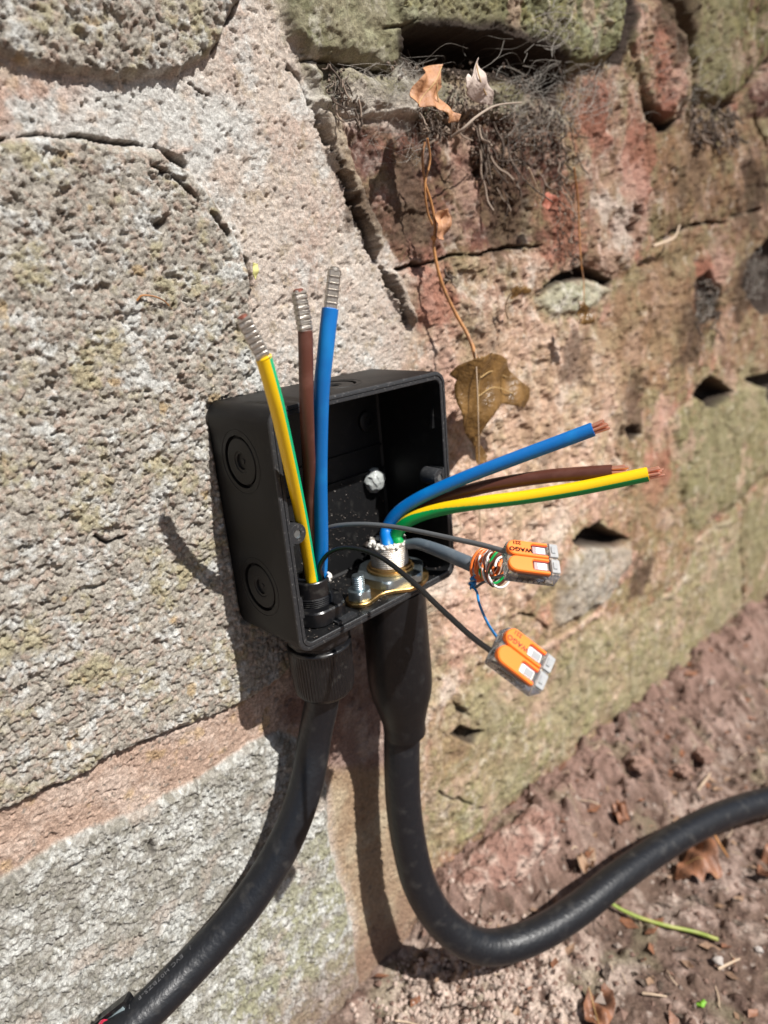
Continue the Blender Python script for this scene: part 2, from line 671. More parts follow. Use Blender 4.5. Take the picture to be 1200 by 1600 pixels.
# white lichen film on the joint between the two left blocks, salmon joint lower down
dd = sdf(W([(-300, 60), (60, 110), (320, 120), (420, 200), (300, 290), (200, 225), (-300, 225)]), wx, wz)
COLR = mixc(COLR, mixc(np.repeat(WHITE, n, 0), PALE, ss(.1, .5, n_sml + .3 * n_mid)), .8 * ss(-3, 4, dd) * ss(-.45, .05, n_lic + .15))
dd = sdf(W([(-300, 90), (60, 100), (150, 125), (60, 220), (-300, 240)]), wx, wz)
COLR = mixc(COLR, mixc(np.repeat(SALM, n, 0), ORNG, .5 * ss(.1, .4, n_or)), .7 * ss(-6, 8, dd) * ss(.25, -.1, n_lic))
dd = sdf(W([(-300, 1390), (0, 1270), (190, 1180), (330, 1100), (430, 1040), (560, 1100), (520, 1200), (400, 1190), (200, 1290), (0, 1400), (-300, 1540)]), wx, wz)
cs = mixc(np.repeat(c3(.47, .335, .26), n, 0), c3(.56, .44, .365), ss(-.1, .4, n_mid + .3 * n_fin))
cs = mixc(cs, ORNG, .5 * ss(.22, .45, n_or))
cs = mixc(cs, GRYD * .8, .8 * ss(.84, .88, AI) * ss(.3, .2, A1))
COLR = mixc(COLR, cs, ss(-4, 3, dd))
# dark reddish patch under the box, tan joint below it
dd = sdf(W([(470, 1010), (600, 980), (620, 1180), (560, 1330), (520, 1250), (500, 1150), (440, 1130)]), wx, wz)
COLR = mixc(COLR, mixc(np.repeat(c3(.23, .14, .115), n, 0), c3(.42, .32, .27), ss(0, .4, n_mid)), .85 * ss(-4, 5, dd))
dd = sdf(W([(515, 1200), (640, 1200), (700, 1420), (600, 1600), (545, 1640), (560, 1450), (530, 1340)]), wx, wz)
COLR = mixc(COLR, mixc(np.repeat(c3(.36, .25, .155), n, 0), c3(.46, .37, .25), ss(-.1, .4, n_mid)), .9 * ss(-4, 5, dd))


def c_block(k):
    c = mixc(np.repeat(GRYB, n, 0), GRYD, .65 * ss(.5, .95, AI))
    c = mixc(c, c3(.52, .475, .41), .7 * ss(.45, 0, AI))
    c = mixc(c, c3(.40, .29, .23), .5 * ss(.65, .8, BI))
    wl = ss(.04, .34, .62 * n_lic + .62 * n_lic2 + .2 * (.5 - A1) + .28 * n_fin + k * .12)
    c = mixc(c, WHITE, .88 * wl)
    yl = ss(.06, .42, n_yel + .3 * (.5 - A1) + .35 * n_sml) * (1 - .7 * wl)
    c = mixc(c, YELW, .62 * yl)
    c = mixc(c, ORNG, .6 * ss(.42, .56, n_or + .12 * n_fin))
    c = mixc(c, c3(.42, .30, .24), .35 * ss(.975, .985, AI))
    return c


def c_lower():
    c = mixc(np.repeat(c3(.36, .34, .30), n, 0), c3(.26, .245, .20), ss(.2, .8, AI) * .7)
    c = mixc(c, c3(.60, .60, .565), .85 * ss(-.12, .22, .5 * n_lic + .6 * n_lic2 + .35 * n_fin))
    g = ss(40, 100, -z - 80 + .7 * x) * ss(-.3, .2, n_yel + .12)
    c = mixc(c, c3(.34, .335, .205), .7 * g * ss(.2, -.1, n_lic2))
    c = mixc(c, c3(.44, .36, .30), .6 * ss(.2, .4, n_mid))
    c = mixc(c, c3(.18, .17, .15), .8 * ss(.88, .92, BI) * ss(.6, .4, B1))
    return c


def c_mix(a, b, c_=None, lich=.0, yel=.0, dark=.35, f=None):
    f = n_mid if f is None else f
    c = mixc(np.repeat(a, n, 0), b, ss(-.2, .3, f + .45 * n_sml))
    if c_ is not None:
        c = mixc(c, c_, ss(.05, .38, n_lic2 + .25 * n_mid))
    c = mixc(c, a * .55, dark * ss(.1, .4, -n_sml - .3 * n_fin))
    if lich:
        c = mixc(c, c3(.56, .52, .46), lich * ss(.1, .32, n_lic + .3 * n_fin))
    if yel:
        c = mixc(c, OLIV * 1.15, yel * ss(-.05, .3, n_yel))
    return c


rev = smoothr
STONES = [
    # outline in the photo, height, edge rounding, relief, colour, fine label
    ('granular', [(-330, 225), (0, 222), (130, 214), (175, 224), (245, 232), (300, 262), (345, 318), (372, 352), (386, 400), (392, 445), (388, 520), (420, 620), (470, 700), (520, 850), (500, 985), (440, 1062), (400, 1092), (300, 1136), (190, 1182), (100, 1228), (0, 1278), (-330, 1430)],
     1.2, 3.0, lambda: .78 * gran + .5 * (DI - .5) * ss(0, .3, D2 - D1), lambda: c_block(0), 'large pitted grey block with yellow and white lichen'),
    ('granular', [(-330, -260), (470, -260), (392, -60), (372, 0), (352, 55), (330, 92), (285, 117), (200, 121), (130, 116), (50, 104), (0, 84), (-330, 10)],
     2.6, 2.2, lambda: gran * .85, lambda: c_block(.35), 'pitted grey block with a shaded lower edge'),
    ('lichened', [(-330, 1560), (0, 1378), (100, 1315), (200, 1272), (285, 1232), (400, 1158), (440, 1140), (495, 1165), (515, 1230), (520, 1310), (534, 1377), (552, 1445), (558, 1495), (572, 1580), (590, 1760), (400, 1900), (-330, 2300)],
     1.0, 3.5, lambda: .5 * gran + .9 * sand + .5 * (DI - .5), lambda: c_lower(), 'pale lichen covered block'),
    ('mossy', [(610, 55), (560, -20), (560, -260), (1010, -260), (985, 0), (968, 50), (955, 92), (900, 112), (868, 104), (800, 82), (760, 70), (700, 62), (650, 64)],
     9, 5, lambda: 1.0 * smoothr + 1.1 * sand, lambda: c_mix(MOSS, MOSL * .85, c3(.30, .28, .14), lich=.3), 'rounded green mossy block'),
    ('mossy', [(455, 60), (440, 20), (430, -120), (560, -200), (600, -40), (625, 60), (632, 95), (612, 112), (590, 112), (555, 98), (490, 92)],
     5, 5, lambda: 1.5 * rock, lambda: c_mix(MOSS * .9, c3(.26, .235, .16), MOSL, lich=.5), 'rough olive stone at the end of the mossy block'),
    ('ledge', [(480, 100), (545, 98), (595, 118), (640, 112), (720, 130), (800, 130), (870, 160), (885, 200), (800, 195), (700, 190), (640, 185), (570, 180), (500, 172)],
     4, 5, lambda: 1.8 * rock, lambda: c_mix(c3(.22, .20, .13), c3(.33, .29, .22), c3(.40, .38, .32), lich=.5), 'cobwebbed green ledge stone'),
    ('red', [(520, 185), (580, 178), (650, 180), (720, 185), (800, 190), (868, 205), (885, 240), (880, 310), (868, 372), (780, 383), (690, 399), (628, 410), (606, 380), (575, 320), (545, 270)],
     -1, 7, lambda: 1.7 * rock, lambda: c_mix(REDD, REDM, TAND, lich=.25, yel=.35), 'dark red sandstone block under the leaves'),
    ('strip', [(505, 175), (530, 185), (545, 240), (560, 280), (585, 340), (598, 385), (588, 395), (560, 350), (530, 280), (512, 235)],
     4.5, 2.2, lambda: 1.6 * rock, lambda: c_mix(c3(.30, .23, .16), c3(.40, .33, .25), None, lich=.4), 'thin flaking sliver beside the dark crack'),
    ('strip', [(600, 418), (618, 420), (632, 450), (648, 490), (650, 512), (632, 500), (612, 462)],
     4, 2.0, lambda: 1.3 * rock, lambda: c_mix(c3(.33, .26, .20), c3(.44, .37, .31), None, lich=.4), 'short lower flaking sliver beside the dark crack'),
    ('mottled', [(630, 424), (690, 408), (780, 392), (850, 386), (872, 400), (862, 430), (838, 462), (850, 500), (920, 500), (965, 560), (985, 640), (960, 700), (980, 740), (940, 780), (905, 815), (870, 850), (862, 900), (800, 970), (760, 1000), (700, 1030), (640, 900), (600, 700), (630, 570), (655, 510)],
     1.5, 5, lambda: 1.3 * rock + .4 * sand, lambda: c_mix(c3(.40, .285, .205), c3(.47, .33, .26), c3(.58, .47, .39), lich=.6, yel=.4), 'big mottled pinkish sandstone block behind the wires'),
    ('pink', [(892, 112), (960, 100), (998, 128), (1004, 160), (1008, 200), (1012, 260), (1014, 320), (1018, 362), (985, 410), (960, 428), (925, 412), (890, 395), (898, 300), (905, 220), (885, 160)],
     1.4, 2, lambda: 1.0 * rock + .6 * sand, lambda: c_mix(c3(.38, .25, .19), c3(.31, .21, .145), c3(.56, .42, .35), lich=.5, yel=.3), 'upright pink stone with whitish bloom'),
    ('lichened', [(842, 466), (862, 444), (895, 433), (935, 440), (962, 452), (935, 476), (905, 492), (862, 495)],
     2.4, 3, lambda: 1.2 * rock, lambda: c_mix(c3(.42, .40, .30), c3(.30, .30, .20), c3(.60, .58, .50), lich=.6), 'small whitish green wedge stone under a dark gap'),
    ('pink', [(992, 5), (1030, 0), (1060, 50), (1072, 118), (1070, 160), (1050, 188), (1018, 168), (1004, 135), (990, 90), (980, 60)],
     4.5, 2.5, lambda: 1.7 * rock, lambda: c_mix(c3(.40, .27, .20), c3(.48, .32, .25), MOSS, lich=.4, yel=.3), 'pink wedge stone with shadow under it'),
    ('mossy', [(1036, -30), (1000, -260), (1600, -260), (1500, -20), (1200, 78), (1152, 145), (1118, 168), (1080, 148), (1076, 100), (1062, 40)],
     8, 6, lambda: 1.6 * smoothr, lambda: c_mix(c3(.17, .155, .075), c3(.26, .23, .11), TAND, lich=.12), 'dark olive rounded block'),
    ('red', [(1155, 160), (1210, 92), (1520, 0), (1500, 190), (1205, 182), (1172, 186)],
     2, 6, lambda: 1.6 * rock, lambda: c_mix(REDD * .8, REDD * 1.2, None), 'dusky red stone beside the dark olive block'),
    ('tan', [(1020, 205), (1062, 190), (1120, 200), (1150, 190), (1192, 186), (1198, 250), (1196, 318), (1130, 340), (1090, 346), (1032, 372), (1024, 300)],
     1, 5, lambda: 1.2 * rock, lambda: c_mix(c3(.27, .17, .10), TAN, TAND, lich=.15, yel=.45), 'tan brown block under the hanging debris'),
    ('tan', [(1022, 388), (1090, 356), (1105, 352), (1112, 430), (1100, 520), (1082, 596), (1050, 620), (1000, 600), (970, 540), (962, 470), (985, 430)],
     1.5, 5, lambda: 1.1 * rock, lambda: c_mix(c3(.31, .205, .125), TAN, c3(.38, .26, .18), lich=.15, yel=.4), 'plain tan block left of the webbed holes'),
    ('tan', [(1118, 350), (1192, 330), (1240, 320), (1300, 330), (1290, 560), (1200, 580), (1130, 585), (1122, 480)],
     2.5, 6, lambda: 1.3 * rock, lambda: c_mix(c3(.30, .19, .13), TAN, c3(.34, .26, .17), lich=.1, yel=.4), 'tan block around the webbed holes'),
    ('olive', [(1046, 655), (1075, 625), (1130, 605), (1195, 600), (1330, 580), (1330, 690), (1195, 742), (1150, 788), (1118, 806), (1086, 836), (1066, 780), (1058, 700)],
     3, 6, lambda: 1.3 * smoothr, lambda: c_mix(c3(.25, .225, .125), c3(.31, .275, .17), c3(.31, .24, .15), lich=.12), 'olive green block below the diamond hole'),
    ('tan', [(992, 760), (1040, 690), (1052, 760), (1078, 842), (1060, 900), (1010, 940), (975, 930), (990, 880), (1000, 845), (985, 800)],
     1, 5, lambda: 1.1 * smoothr, lambda: c_mix(c3(.31, .21, .125), c3(.35, .26, .18), OLIV, lich=.2, yel=.5), 'tan block between the wedge stone and olive block'),
    ('grey', [(882, 872), (915, 852), (960, 850), (986, 850), (976, 888), (950, 940), (905, 962), (866, 985), (872, 930)],
     6, 5, lambda: 1.3 * smoothr, lambda: c_mix(GREY * .95, c3(.42, .38, .32), c3(.25, .21, .14), lich=.15), 'grey wedge stone under a black gap'),
    ('olive', [(1092, 842), (1152, 800), (1156, 860), (1158, 960), (1100, 1000), (1040, 1060), (960, 1120), (880, 1180), (800, 1260), (730, 1320), (690, 1330), (665, 1260), (672, 1180), (720, 1080), (850, 1025), (950, 965), (1020, 945), (1066, 905)],
     1.5, 6, lambda: 1.6 * smoothr + .3 * sand, lambda: c_mix(c3(.33, .265, .175), c3(.29, .26, .15), c3(.44, .36, .27), lich=.3, yel=.45), 'long green stained block low on the wall'),
    ('olive', [(1168, 790), (1215, 745), (1340, 690), (1340, 900), (1200, 960), (1170, 975), (1166, 880)],
     1.5, 6, lambda: 1.3 * smoothr, lambda: c_mix(OLIV * .95, c3(.28, .23, .14), None, lich=.12), 'olive brown block right of the upright crack'),
    ('tan', [(662, 1040), (705, 1050), (760, 1012), (830, 990), (842, 1014), (720, 1078), (668, 1180), (668, 1270), (640, 1290), (650, 1150)],
     .5, 4, lambda: 1.2 * rock + .4 * sand, lambda: c_mix(c3(.36, .26, .17), c3(.44, .33, .25), c3(.55, .46, .38), lich=.35, yel=.5), 'crumbly tan stone with two small holes'),
]
for k, (kind, poly, h, ew, rel, colf, lab) in enumerate(STONES):
    s = sdf(W(poly), wx, wz)
    t = ss(-.6, ew, s)
    dome = 1 - np.exp(-np.clip(s, 0, None) / (ew * 2.2))
    hs = h * (.6 + .4 * dome) + rel()
    H = H * (1 - t) + hs * t
    tc_ = ss(-.8, 1.2, s) if k < 3 or kind == 'red' else ss(-3.5, 4.5, s + 4 * n_sml + 2 * n_fin)
    COLR = mixc(COLR, colf(), tc_)
    LAB[s > 0] = k + 1

# flaky sheets of the weathered joint on the right: shallow steps
CRACKS = [
    ([(505, 200), (520, 245), (545, 305), (570, 365), (592, 408)], 3.2, 15), ([(598, 412), (618, 458), (640, 508)], 2.1, 11),
    ([(372, -20), (368, 20), (352, 55), (333, 88)], .7, 3), ([(-200, 222), (0, 219), (130, 212), (170, 220), (245, 229)], 1.1, 3.5),
    ([(245, 229), (262, 238), (292, 256)], 2.2, 5), ([(332, 326), (348, 346), (362, 362)], 1.8, 5), ([(385, 392), (392, 428), (390, 455)], 2.4, 5),
    ([(-200, 1370), (0, 1277), (100, 1227), (190, 1181), (300, 1135), (400, 1091)], 1.0, 4.5),
    ([(282, 117), (300, 128), (330, 152)], 1.0, 3), ([(622, 417), (690, 403), (780, 388), (850, 380)], 1.7, 7),
    ([(1030, 378), (1060, 362), (1092, 350), (1135, 345), (1192, 325)], 2.6, 7), ([(1086, 840), (1120, 810), (1152, 790), (1195, 746), (1240, 720)], 2.4, 6),
    ([(1160, 800), (1160, 870), (1162, 970)], 4.5, 9), ([(990, 850), (980, 890), (952, 945)], 2.2, 8),
    ([(1205, 92), (1172, 130), (1145, 156), (1115, 175)], 5.5, 20), ([(480, 98), (500, 92), (552, 98), (592, 113), (612, 114)], 1.3, 6),
    ([(840, 806), (862, 795), (880, 790)], 2.2, 5), ([(812, 958), (842, 965), (853, 985), (852, 1005)], 2.0, 6),
    ([(960, 700), (975, 740), (950, 775), (940, 800)], 1.7, 5), ([(1012, 190), (1014, 260), (1016, 330), (1022, 372)], 1.8, 4),
    ([(975, 750), (990, 765), (965, 775)], 1.6, 5), ([(685, 1240), (720, 1250), (760, 1262)], 1.3, 3), ([(905, 1000), (905, 1080)], 1.5, 3),
    ([(1180, 185), (1200, 230), (1205, 320)], 3.5, 12), ([(700, 400), (700, 420), (712, 440)], 1.2, 4), ([(870, 1000), (888, 1060), (890, 1140)], 1.0, 2.5),
    ([(800, 60), (812, 20), (808, -40)], .8, 2), ([(640, 35), (612, 45), (590, 52)], 1.0, 3), ([(230, 258), (262, 268), (300, 300)], 1.2, 3),
    ([(140, 838), (165, 848), (190, 842)], 1.0, 3), ([(455, 95), (478, 130), (490, 170)], 1.2, 3),
]
crk = fbm(x, z, 15, 4, 95, .65)
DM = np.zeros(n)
for L, wd, dp in CRACKS:
    d = dline(W(L), wx + 1.1 * n_sml * 2, wz + 1.1 * n_mid * 2)
    we = wd * np.clip(.62 + 1.5 * crk + .5 * n_fin, .12, 1.5)
    t = ss(we, we * .3, d) * np.clip(.75 + 1.6 * crk, .15, 1.1)
    H = H - dp * t
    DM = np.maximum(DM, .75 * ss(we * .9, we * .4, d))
HOLES = [
    ([(620, 70), (650, 52), (700, 50), (760, 58), (800, 68), (850, 84), (880, 112), (868, 146), (838, 144), (790, 114), (740, 106), (684, 102), (650, 96)], 36, 2.2),
    ([(974, -60), (996, -60), (986, 20), (975, 62), (966, 92), (953, 88), (958, 40)], 28, 3),
    ([(1002, 150), (1022, 172), (1050, 192), (1064, 184), (1052, 204), (1030, 205), (1008, 180)], 17, 3),
    ([(844, 455), (872, 430), (915, 412), (962, 438), (956, 450), (920, 434), (880, 438)], 15, 2),
    ([(1086, 614), (1112, 584), (1143, 612), (1118, 638), (1100, 632)], 24, 3), ([(896, 846), (918, 824), (938, 815), (950, 826), (985, 842), (960, 852), (905, 854)], 22, 3),
    ([(1086, 440), (1104, 424), (1126, 450), (1124, 500), (1098, 524), (1084, 480)], 9, 5), ([(1164, 410), (1200, 368), (1290, 400), (1280, 480), (1184, 492), (1158, 450)], 14, 6),
    ([(1168, 590), (1200, 584), (1300, 570), (1300, 600), (1206, 640), (1194, 606)], 16, 4), ([(705, 1150), (720, 1135), (755, 1146), (736, 1163)], 9, 2.2),
    ([(714, 1098), (730, 1108), (738, 1120), (716, 1116)], 6, 1.8), ([(506, 100), (536, 96), (542, 150), (520, 168), (506, 140)], 7, 4),
    ([(980, 668), (1000, 664), (1002, 680), (986, 696)], 8, 2.5), ([(560, 152), (572, 170), (566, 184), (556, 172)], 5, 2), ([(745, 268), (762, 262), (764, 278), (750, 280)], 6, 1.4),
    ([(696, 440), (706, 420), (710, 438), (700, 452)], 5, 1.6), ([(985, 320), (1000, 318), (1000, 338), (988, 336)], 6, 2), ([(975, 355), (990, 350), (990, 366), (978, 370)], 5, 2),
    ([(1004, 408), (1018, 402), (1014, 418)], 5, 2), ([(895, 700), (905, 690), (912, 700)], 3, 2),
    ([(228, 1315), (238, 1312), (242, 1328), (232, 1335)], 3.5, 1.4), ([(298, 1360), (304, 1358), (305, 1366), (299, 1367)], 3, 1), ([(240, 345), (262, 338), (264, 350), (244, 358)], 4, 2),
    ([(112, 260), (118, 258), (118, 266)], 3, 1), ([(640, 40), (680, 30), (690, 50), (650, 56)], 0.5, 4),
]
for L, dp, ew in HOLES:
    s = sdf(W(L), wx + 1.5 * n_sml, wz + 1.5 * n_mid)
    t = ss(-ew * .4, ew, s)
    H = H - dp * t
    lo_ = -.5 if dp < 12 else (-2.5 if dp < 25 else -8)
    DM = np.maximum(DM, (.97 if dp > 12 else (.85 if dp > 7 else .5)) * ss(lo_, ew * .4 if dp < 25 else -2.5, s))  # deep holes: mask spreads past the edge to paint the shaded underside
# raised pale mortar ridges and root lines on the right
RIDGES = [
    ([(842, 1016), (890, 990), (945, 955), (972, 905), (992, 868)], 4.0, 1.8, c3(.56, .41, .34)), ([(1085, 850), (1118, 826), (1140, 812)], 3.5, 1.4, c3(.46, .40, .30)),
    ([(1030, 940), (1060, 920), (1085, 896)], 4, .8, c3(.40, .34, .25)), ([(1110, 990), (1150, 955), (1165, 930)], 5, 1, c3(.40, .34, .25)), ([(1100, 1010), (1040, 1062), (980, 1110)], 6, 1.5, c3(.36, .34, .22)),
    ([(300, 228), (255, 240), (245, 232)], 1, .5, PINK), ([(495, 170), (560, 178), (640, 172), (660, 160)], 2.5, 2.5, c3(.58, .54, .46)),
]
for L, wd, hp, c in RIDGES:
    d = dline(W(L), wx + 3 * n_sml, wz + 3 * n_mid)
    t = ss(wd, wd * .2, d)
    H = H + hp * t
    COLR = mixc(COLR, c, .75 * ss(wd, wd * .4, d + 1.2 * n_sml))
# weathering that runs over stones and joints alike on the right
strk = fbm(x * 2.6, z * .45, 26, 4, 81, .6)
blot = fbm(x, z, 38, 4, 82, .6)
COLR = mixc(COLR, COLR * c3(.62, .56, .50), rt * .7 * ss(.08, .38, strk))
COLR = mixc(COLR, c3(.50, .36, .29), rt * .55 * ss(.10, .34, blot + .3 * n_sml))
COLR = mixc(COLR, c3(.30, .27, .16), rt * .45 * ss(.08, .34, -blot + .25 * n_sml))
COLR = mixc(COLR, c3(.58, .52, .45), rt * .5 * ss(.22, .40, fbm(x, z, 13, 4, 83, .65)))
COLR = mixc(COLR, c3(.12, .09, .065), rt * .6 * ss(.32, .5, fbm(x, z, 11, 3, 84)))
FIELDS = [((.33, .15, .105), .8, [(1000, 250, 30), (925, 180, 26), (880, 350, 26), (1035, 90, 24), (1040, 160, 16), (680, 470, 20), (1100, 450, 30), (1030, 740, 26), (700, 1430, 25)]),
          ((.50, .33, .27), .6, [(985, 300, 26), (1050, 120, 16), (940, 780, 24), (750, 860, 30), (730, 980, 30), (900, 420, 14), (1035, 660, 24), (985, 880, 16), (690, 620, 22), (1125, 420, 22)]),
          ((.28, .255, .16), .52, [(1120, 700, 60), (1100, 60, 60), (560, 60, 30), (700, 20, 45), (900, 1080, 48), (800, 1220, 30), (1000, 1060, 46), (1170, 850, 60), (1130, 930, 50), (760, 1120, 24), (1170, 620, 50)]),
          ((.10, .065, .042), .8, [(1080, 520, 36), (990, 640, 26), (1180, 300, 40), (1085, 270, 30), (640, 330, 22), (1000, 900, 24), (1160, 450, 34), (800, 330, 28), (900, 560, 20), (1050, 30, 30), (560, 330, 12), (850, 700, 14)]),
          ((.30, .205, .13), .5, [(960, 560, 40), (840, 640, 34), (760, 560, 26), (1090, 240, 40), (1040, 480, 40), (970, 840, 30), (880, 960, 26), (700, 1180, 24), (1020, 780, 30)]),
          ((.60, .53, .47), .6, [(970, 350, 18), (870, 830, 20), (560, 165, 12), (625, 175, 12), (880, 620, 10), (940, 320, 12), (690, 900, 16), (700, 1080, 12)])]
for kf, (c_, st_, L) in enumerate(FIELDS):
    fl = np.zeros(n)
    for a_, b_, rad in L:
        p = on_wall(a_, b_)
        fl = np.maximum(fl, np.exp(-((x - p[0]) ** 2 + (z - p[2]) ** 2) / (rad * rad)))
    nn_ = fbm(x, z, 20, 5, 120 + kf, .65)
    COLR = mixc(COLR, c3(*c_), st_ * ss(.25, .75, fl + .9 * nn_) * ss(.05, .3, fl))
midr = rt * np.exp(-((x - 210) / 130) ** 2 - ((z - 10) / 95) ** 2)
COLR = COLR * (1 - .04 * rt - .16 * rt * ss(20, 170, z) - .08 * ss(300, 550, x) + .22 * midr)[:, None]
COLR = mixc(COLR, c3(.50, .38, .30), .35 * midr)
COLR = mixc(COLR, COLR ** 1.2 * 1.30, rt)
for kind, poly, h, ew, rel, colf, lab in STONES:
    if 'whitish green' in lab or 'grey wedge' in lab:
        s = sdf(W(poly), wx, wz)
        COLR = mixc(COLR, colf(), .55 * ss(-1, 5, s + 4 * n_sml))
COLR = mixc(COLR, DIRT_SHADE * .7, DM)  # soil in cracks and holes, their shade painted in with the same dark colour
# damp red-brown soil splash near the ground, dust in the deepest pits of the rough blocks
sp = .8 * ss(62, 8, z + 268 + 14 * n_sml + .085 * np.clip(x - 70, -100, 900) + 16 * n_mid)
COLR = mixc(COLR, c3(.21, .12, .09), .8 * sp)
# chippy flakes everywhere on the right
q_ = 3.6 * fbm(x, z, 50, 5, 96, .55) + .35 * n_sml
H += rt * 1.25 * (np.floor(q_) + ss(.86, 1.0, q_ - np.floor(q_)))
q_ = 4.5 * fbm(x + 50, z * .8, 22, 4, 97, .55)
H += rt * .7 * (np.floor(q_) + ss(.8, 1.0, q_ - np.floor(q_)))
E1, E2, EI = worley(wx + 4 * n_mid, wz * .8 + 3 * n_sml, 17, 51)
H += rt * 1.5 * (EI - .5) * ss(0, .08, E2 - E1)
COLR *= (1 + .16 * (BI - .5) + .16 * (DI - .5) + .22 * n_fin)[:, None]
COLR = np.clip(COLR, .012, .75)
# keep the face behind the box flat enough for the box to sit on
s = sdf([(2, 3), (95, 3), (95, 97), (2, 97)], x, z)
H = np.where(s > -2.5, np.minimum(H, -.6 + .0 * H), H)
# fade relief far out of frame
Vw = np.stack([x, -H, z], 1)

nc, nr = Xg.shape
idx = np.arange(nc * nr).reshape(nc, nr)
Q = np.stack([idx[:-1, :-1], idx[1:, :-1], idx[1:, 1:], idx[:-1, 1:]], -1).reshape(-1, 4)
labq = np.sort(LAB[Q], axis=1)[:, 1]


def grid_mesh(name, V, Qs, C, mat, parent=None, base=np.zeros(3)):
    u, inv = np.unique(Qs, return_inverse=True)
    inv = inv.reshape(-1).astype(np.int32)
    me = bpy.data.meshes.new(name)
    me.vertices.add(len(u))
    me.vertices.foreach_set('co', ((V[u] - base) * .001).astype(np.float32).ravel())
    me.loops.add(len(inv))
    me.loops.foreach_set('vertex_index', inv)
    nq = len(Qs)
    me.polygons.add(nq)
    me.polygons.foreach_set('loop_start', np.arange(0, nq * 4, 4, dtype=np.int32))
    me.polygons.foreach_set('loop_total', np.full(nq, 4, np.int32))
    me.update(calc_edges=True)
    me.shade_smooth()
    at = me.color_attributes.new('mineral', 'FLOAT_COLOR', 'POINT')
    at.data.foreach_set('color', np.concatenate([C[u], np.ones((len(u), 1))], 1).astype(np.float32).ravel())
    me.materials.append(mat)
    o = bpy.data.objects.new(name, me)
    link(o, parent)
    ORIG[o.name] = base
    return o


wall = thing('stone_wall', (0, 0, 0), 'old lichen covered wall of rough blocks, red sandstone and pink mortar', 'wall')
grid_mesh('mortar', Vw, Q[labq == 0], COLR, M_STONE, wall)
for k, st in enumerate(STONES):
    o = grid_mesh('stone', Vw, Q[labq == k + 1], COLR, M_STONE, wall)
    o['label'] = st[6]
cv, cf = prism([(-2600, 60), (6000, 60), (6000, 420), (-2600, 420)], -420, 1500)
core = build('wall_core', cv, cf, principled('rubble_core', (.2, .15, .12), .9), wall, smooth=False)
cv, cf = prism([(-2600, -14), (6000, -14), (6000, 430), (-2600, 430)], 1500, 1560)
build('coping', cv, cf, principled('coping_stone', (.3, .27, .22), .9, bump=(90, .004)), wall, smooth=False)

# ------------------------------------------------------------------ the ground
gxs = spacing_axis(-40, 800, lambda a: .85 * (max(420 + .62 * a, 400) / 450) ** 1.5, -30000, 30000, 40)
gys = spacing_axis(-330, 6, lambda a: .95, -30000, 400, 30)
GX, GY = np.meshgrid(gxs, gys, indexing='ij')
a, b = GX.ravel(), GY.ravel()
g_big, g_mid, g_sml, g_fin = fbm(a, b, 120, 3, 61), fbm(a, b, 34, 4, 62), fbm(a, b, 10, 4, 63), fbm(a, b, 3.2, 3, 64)
ga, gb = a + 1.5 * g_fin + 3 * g_sml, b + 1.5 * fbm(a, b, 3.2, 2, 65)
P1, P2, PI_ = worley(ga, gb, 6.5, 71)
R1, R2, RI = worley(ga, gb, 3.2, 72)
T1, T2, TI = worley(ga, gb, 13, 73)
near = ss(3000, 600, np.hypot(a, b))
hz = ground_base(a, b) + near * (7 * g_big + 5 * g_mid + 2.4 * g_sml + 1.3 * g_fin)


def Gp(L):
    return [(p[0], p[1]) for p in (on_ground(u, v_) for u, v_ in L)]


# heap of pale crumbs left of the cable, rocky rubble along the wall foot
gr = ss(-22, 18, sdf(Gp([(560, 1600), (640, 1500), (720, 1490), (800, 1470), (900, 1470), (930, 1540), (860, 1700), (560, 1760)]), a + 30 * g_mid, b + 16 * g_sml + 14 * g_mid))
foot = ss(-70, -5, b + 12 * g_mid)
bank = ss(70, 130, a + 10 * g_mid) * ss(-95, -2, b + 14 * g_mid + 6 * g_sml)
hz += (.3 + 1.5 * gr) * (1.6 * (1 - 1.3 * P1 ** 2) * (PI_ > .35) + 1.0 * (1 - 1.3 * R1 ** 2))
hz += foot * (1 + 7 * ss(100, 260, a) + 4 * (TI - .4) * ss(0, .22, T2 - T1) + 1.5 * (1 - T1 ** 2)) * near
hz += 36 * bank * near * (1 + .25 * g_mid) + 1.2 * bank * (TI - .4) * ss(0, .2, T2 - T1) - 3.5 * bank * np.abs(fbm(a, b, 22, 5, 68, .6))
hz += 5 * (TI > .82) * ss(.45, .1, T1) * near
cg = mixc(np.repeat(c3(.150, .100, .076), len(a), 0), c3(.30, .205, .17), ss(-.1, .4, g_mid + .3 * g_sml))
cg = mixc(cg, c3(.09, .055, .043), .75 * ss(.05, .4, -g_sml - .2 * g_mid))
cg = mixc(cg, c3(.46, .37, .31), .55 * ss(.10, .42, fbm(a, b, 30, 5, 66, .62)))
cg = mixc(cg, c3(.60, .48, .40), .85 * gr * ss(-.35, .1, g_sml + .4 * (PI_ - .5)))
cg = mixc(cg, c3(.27, .165, .13), .6 * foot * ss(-.1, .3, g_mid))
cg = mixc(cg, mixc(np.repeat(c3(.235, .145, .115), len(a), 0), c3(.12, .07, .052), ss(0, .35, -g_sml)), .8 * bank)
cg = mixc(cg, c3(.44, .36, .30), .30 * ss(.0, .4, g_mid + .5 * g_sml) * (1 - bank))
cg = mixc(cg, c3(.20, .19, .11), .4 * ss(.2, .5, fbm(a, b, 40, 3, 67)))
cg = mixc(cg, c3(.45, .39, .34), .5 * ss(.95, .97, RI) * ss(.45, .3, R1))
cg *= .97
cg *= (1 + .28 * (RI - .5) + .25 * g_fin)[:, None]
cg = np.clip(cg, .015, .75)
Vg = np.stack([a, b, hz], 1)
nc, nr = GX.shape
idx = np.arange(nc * nr).reshape(nc, nr)
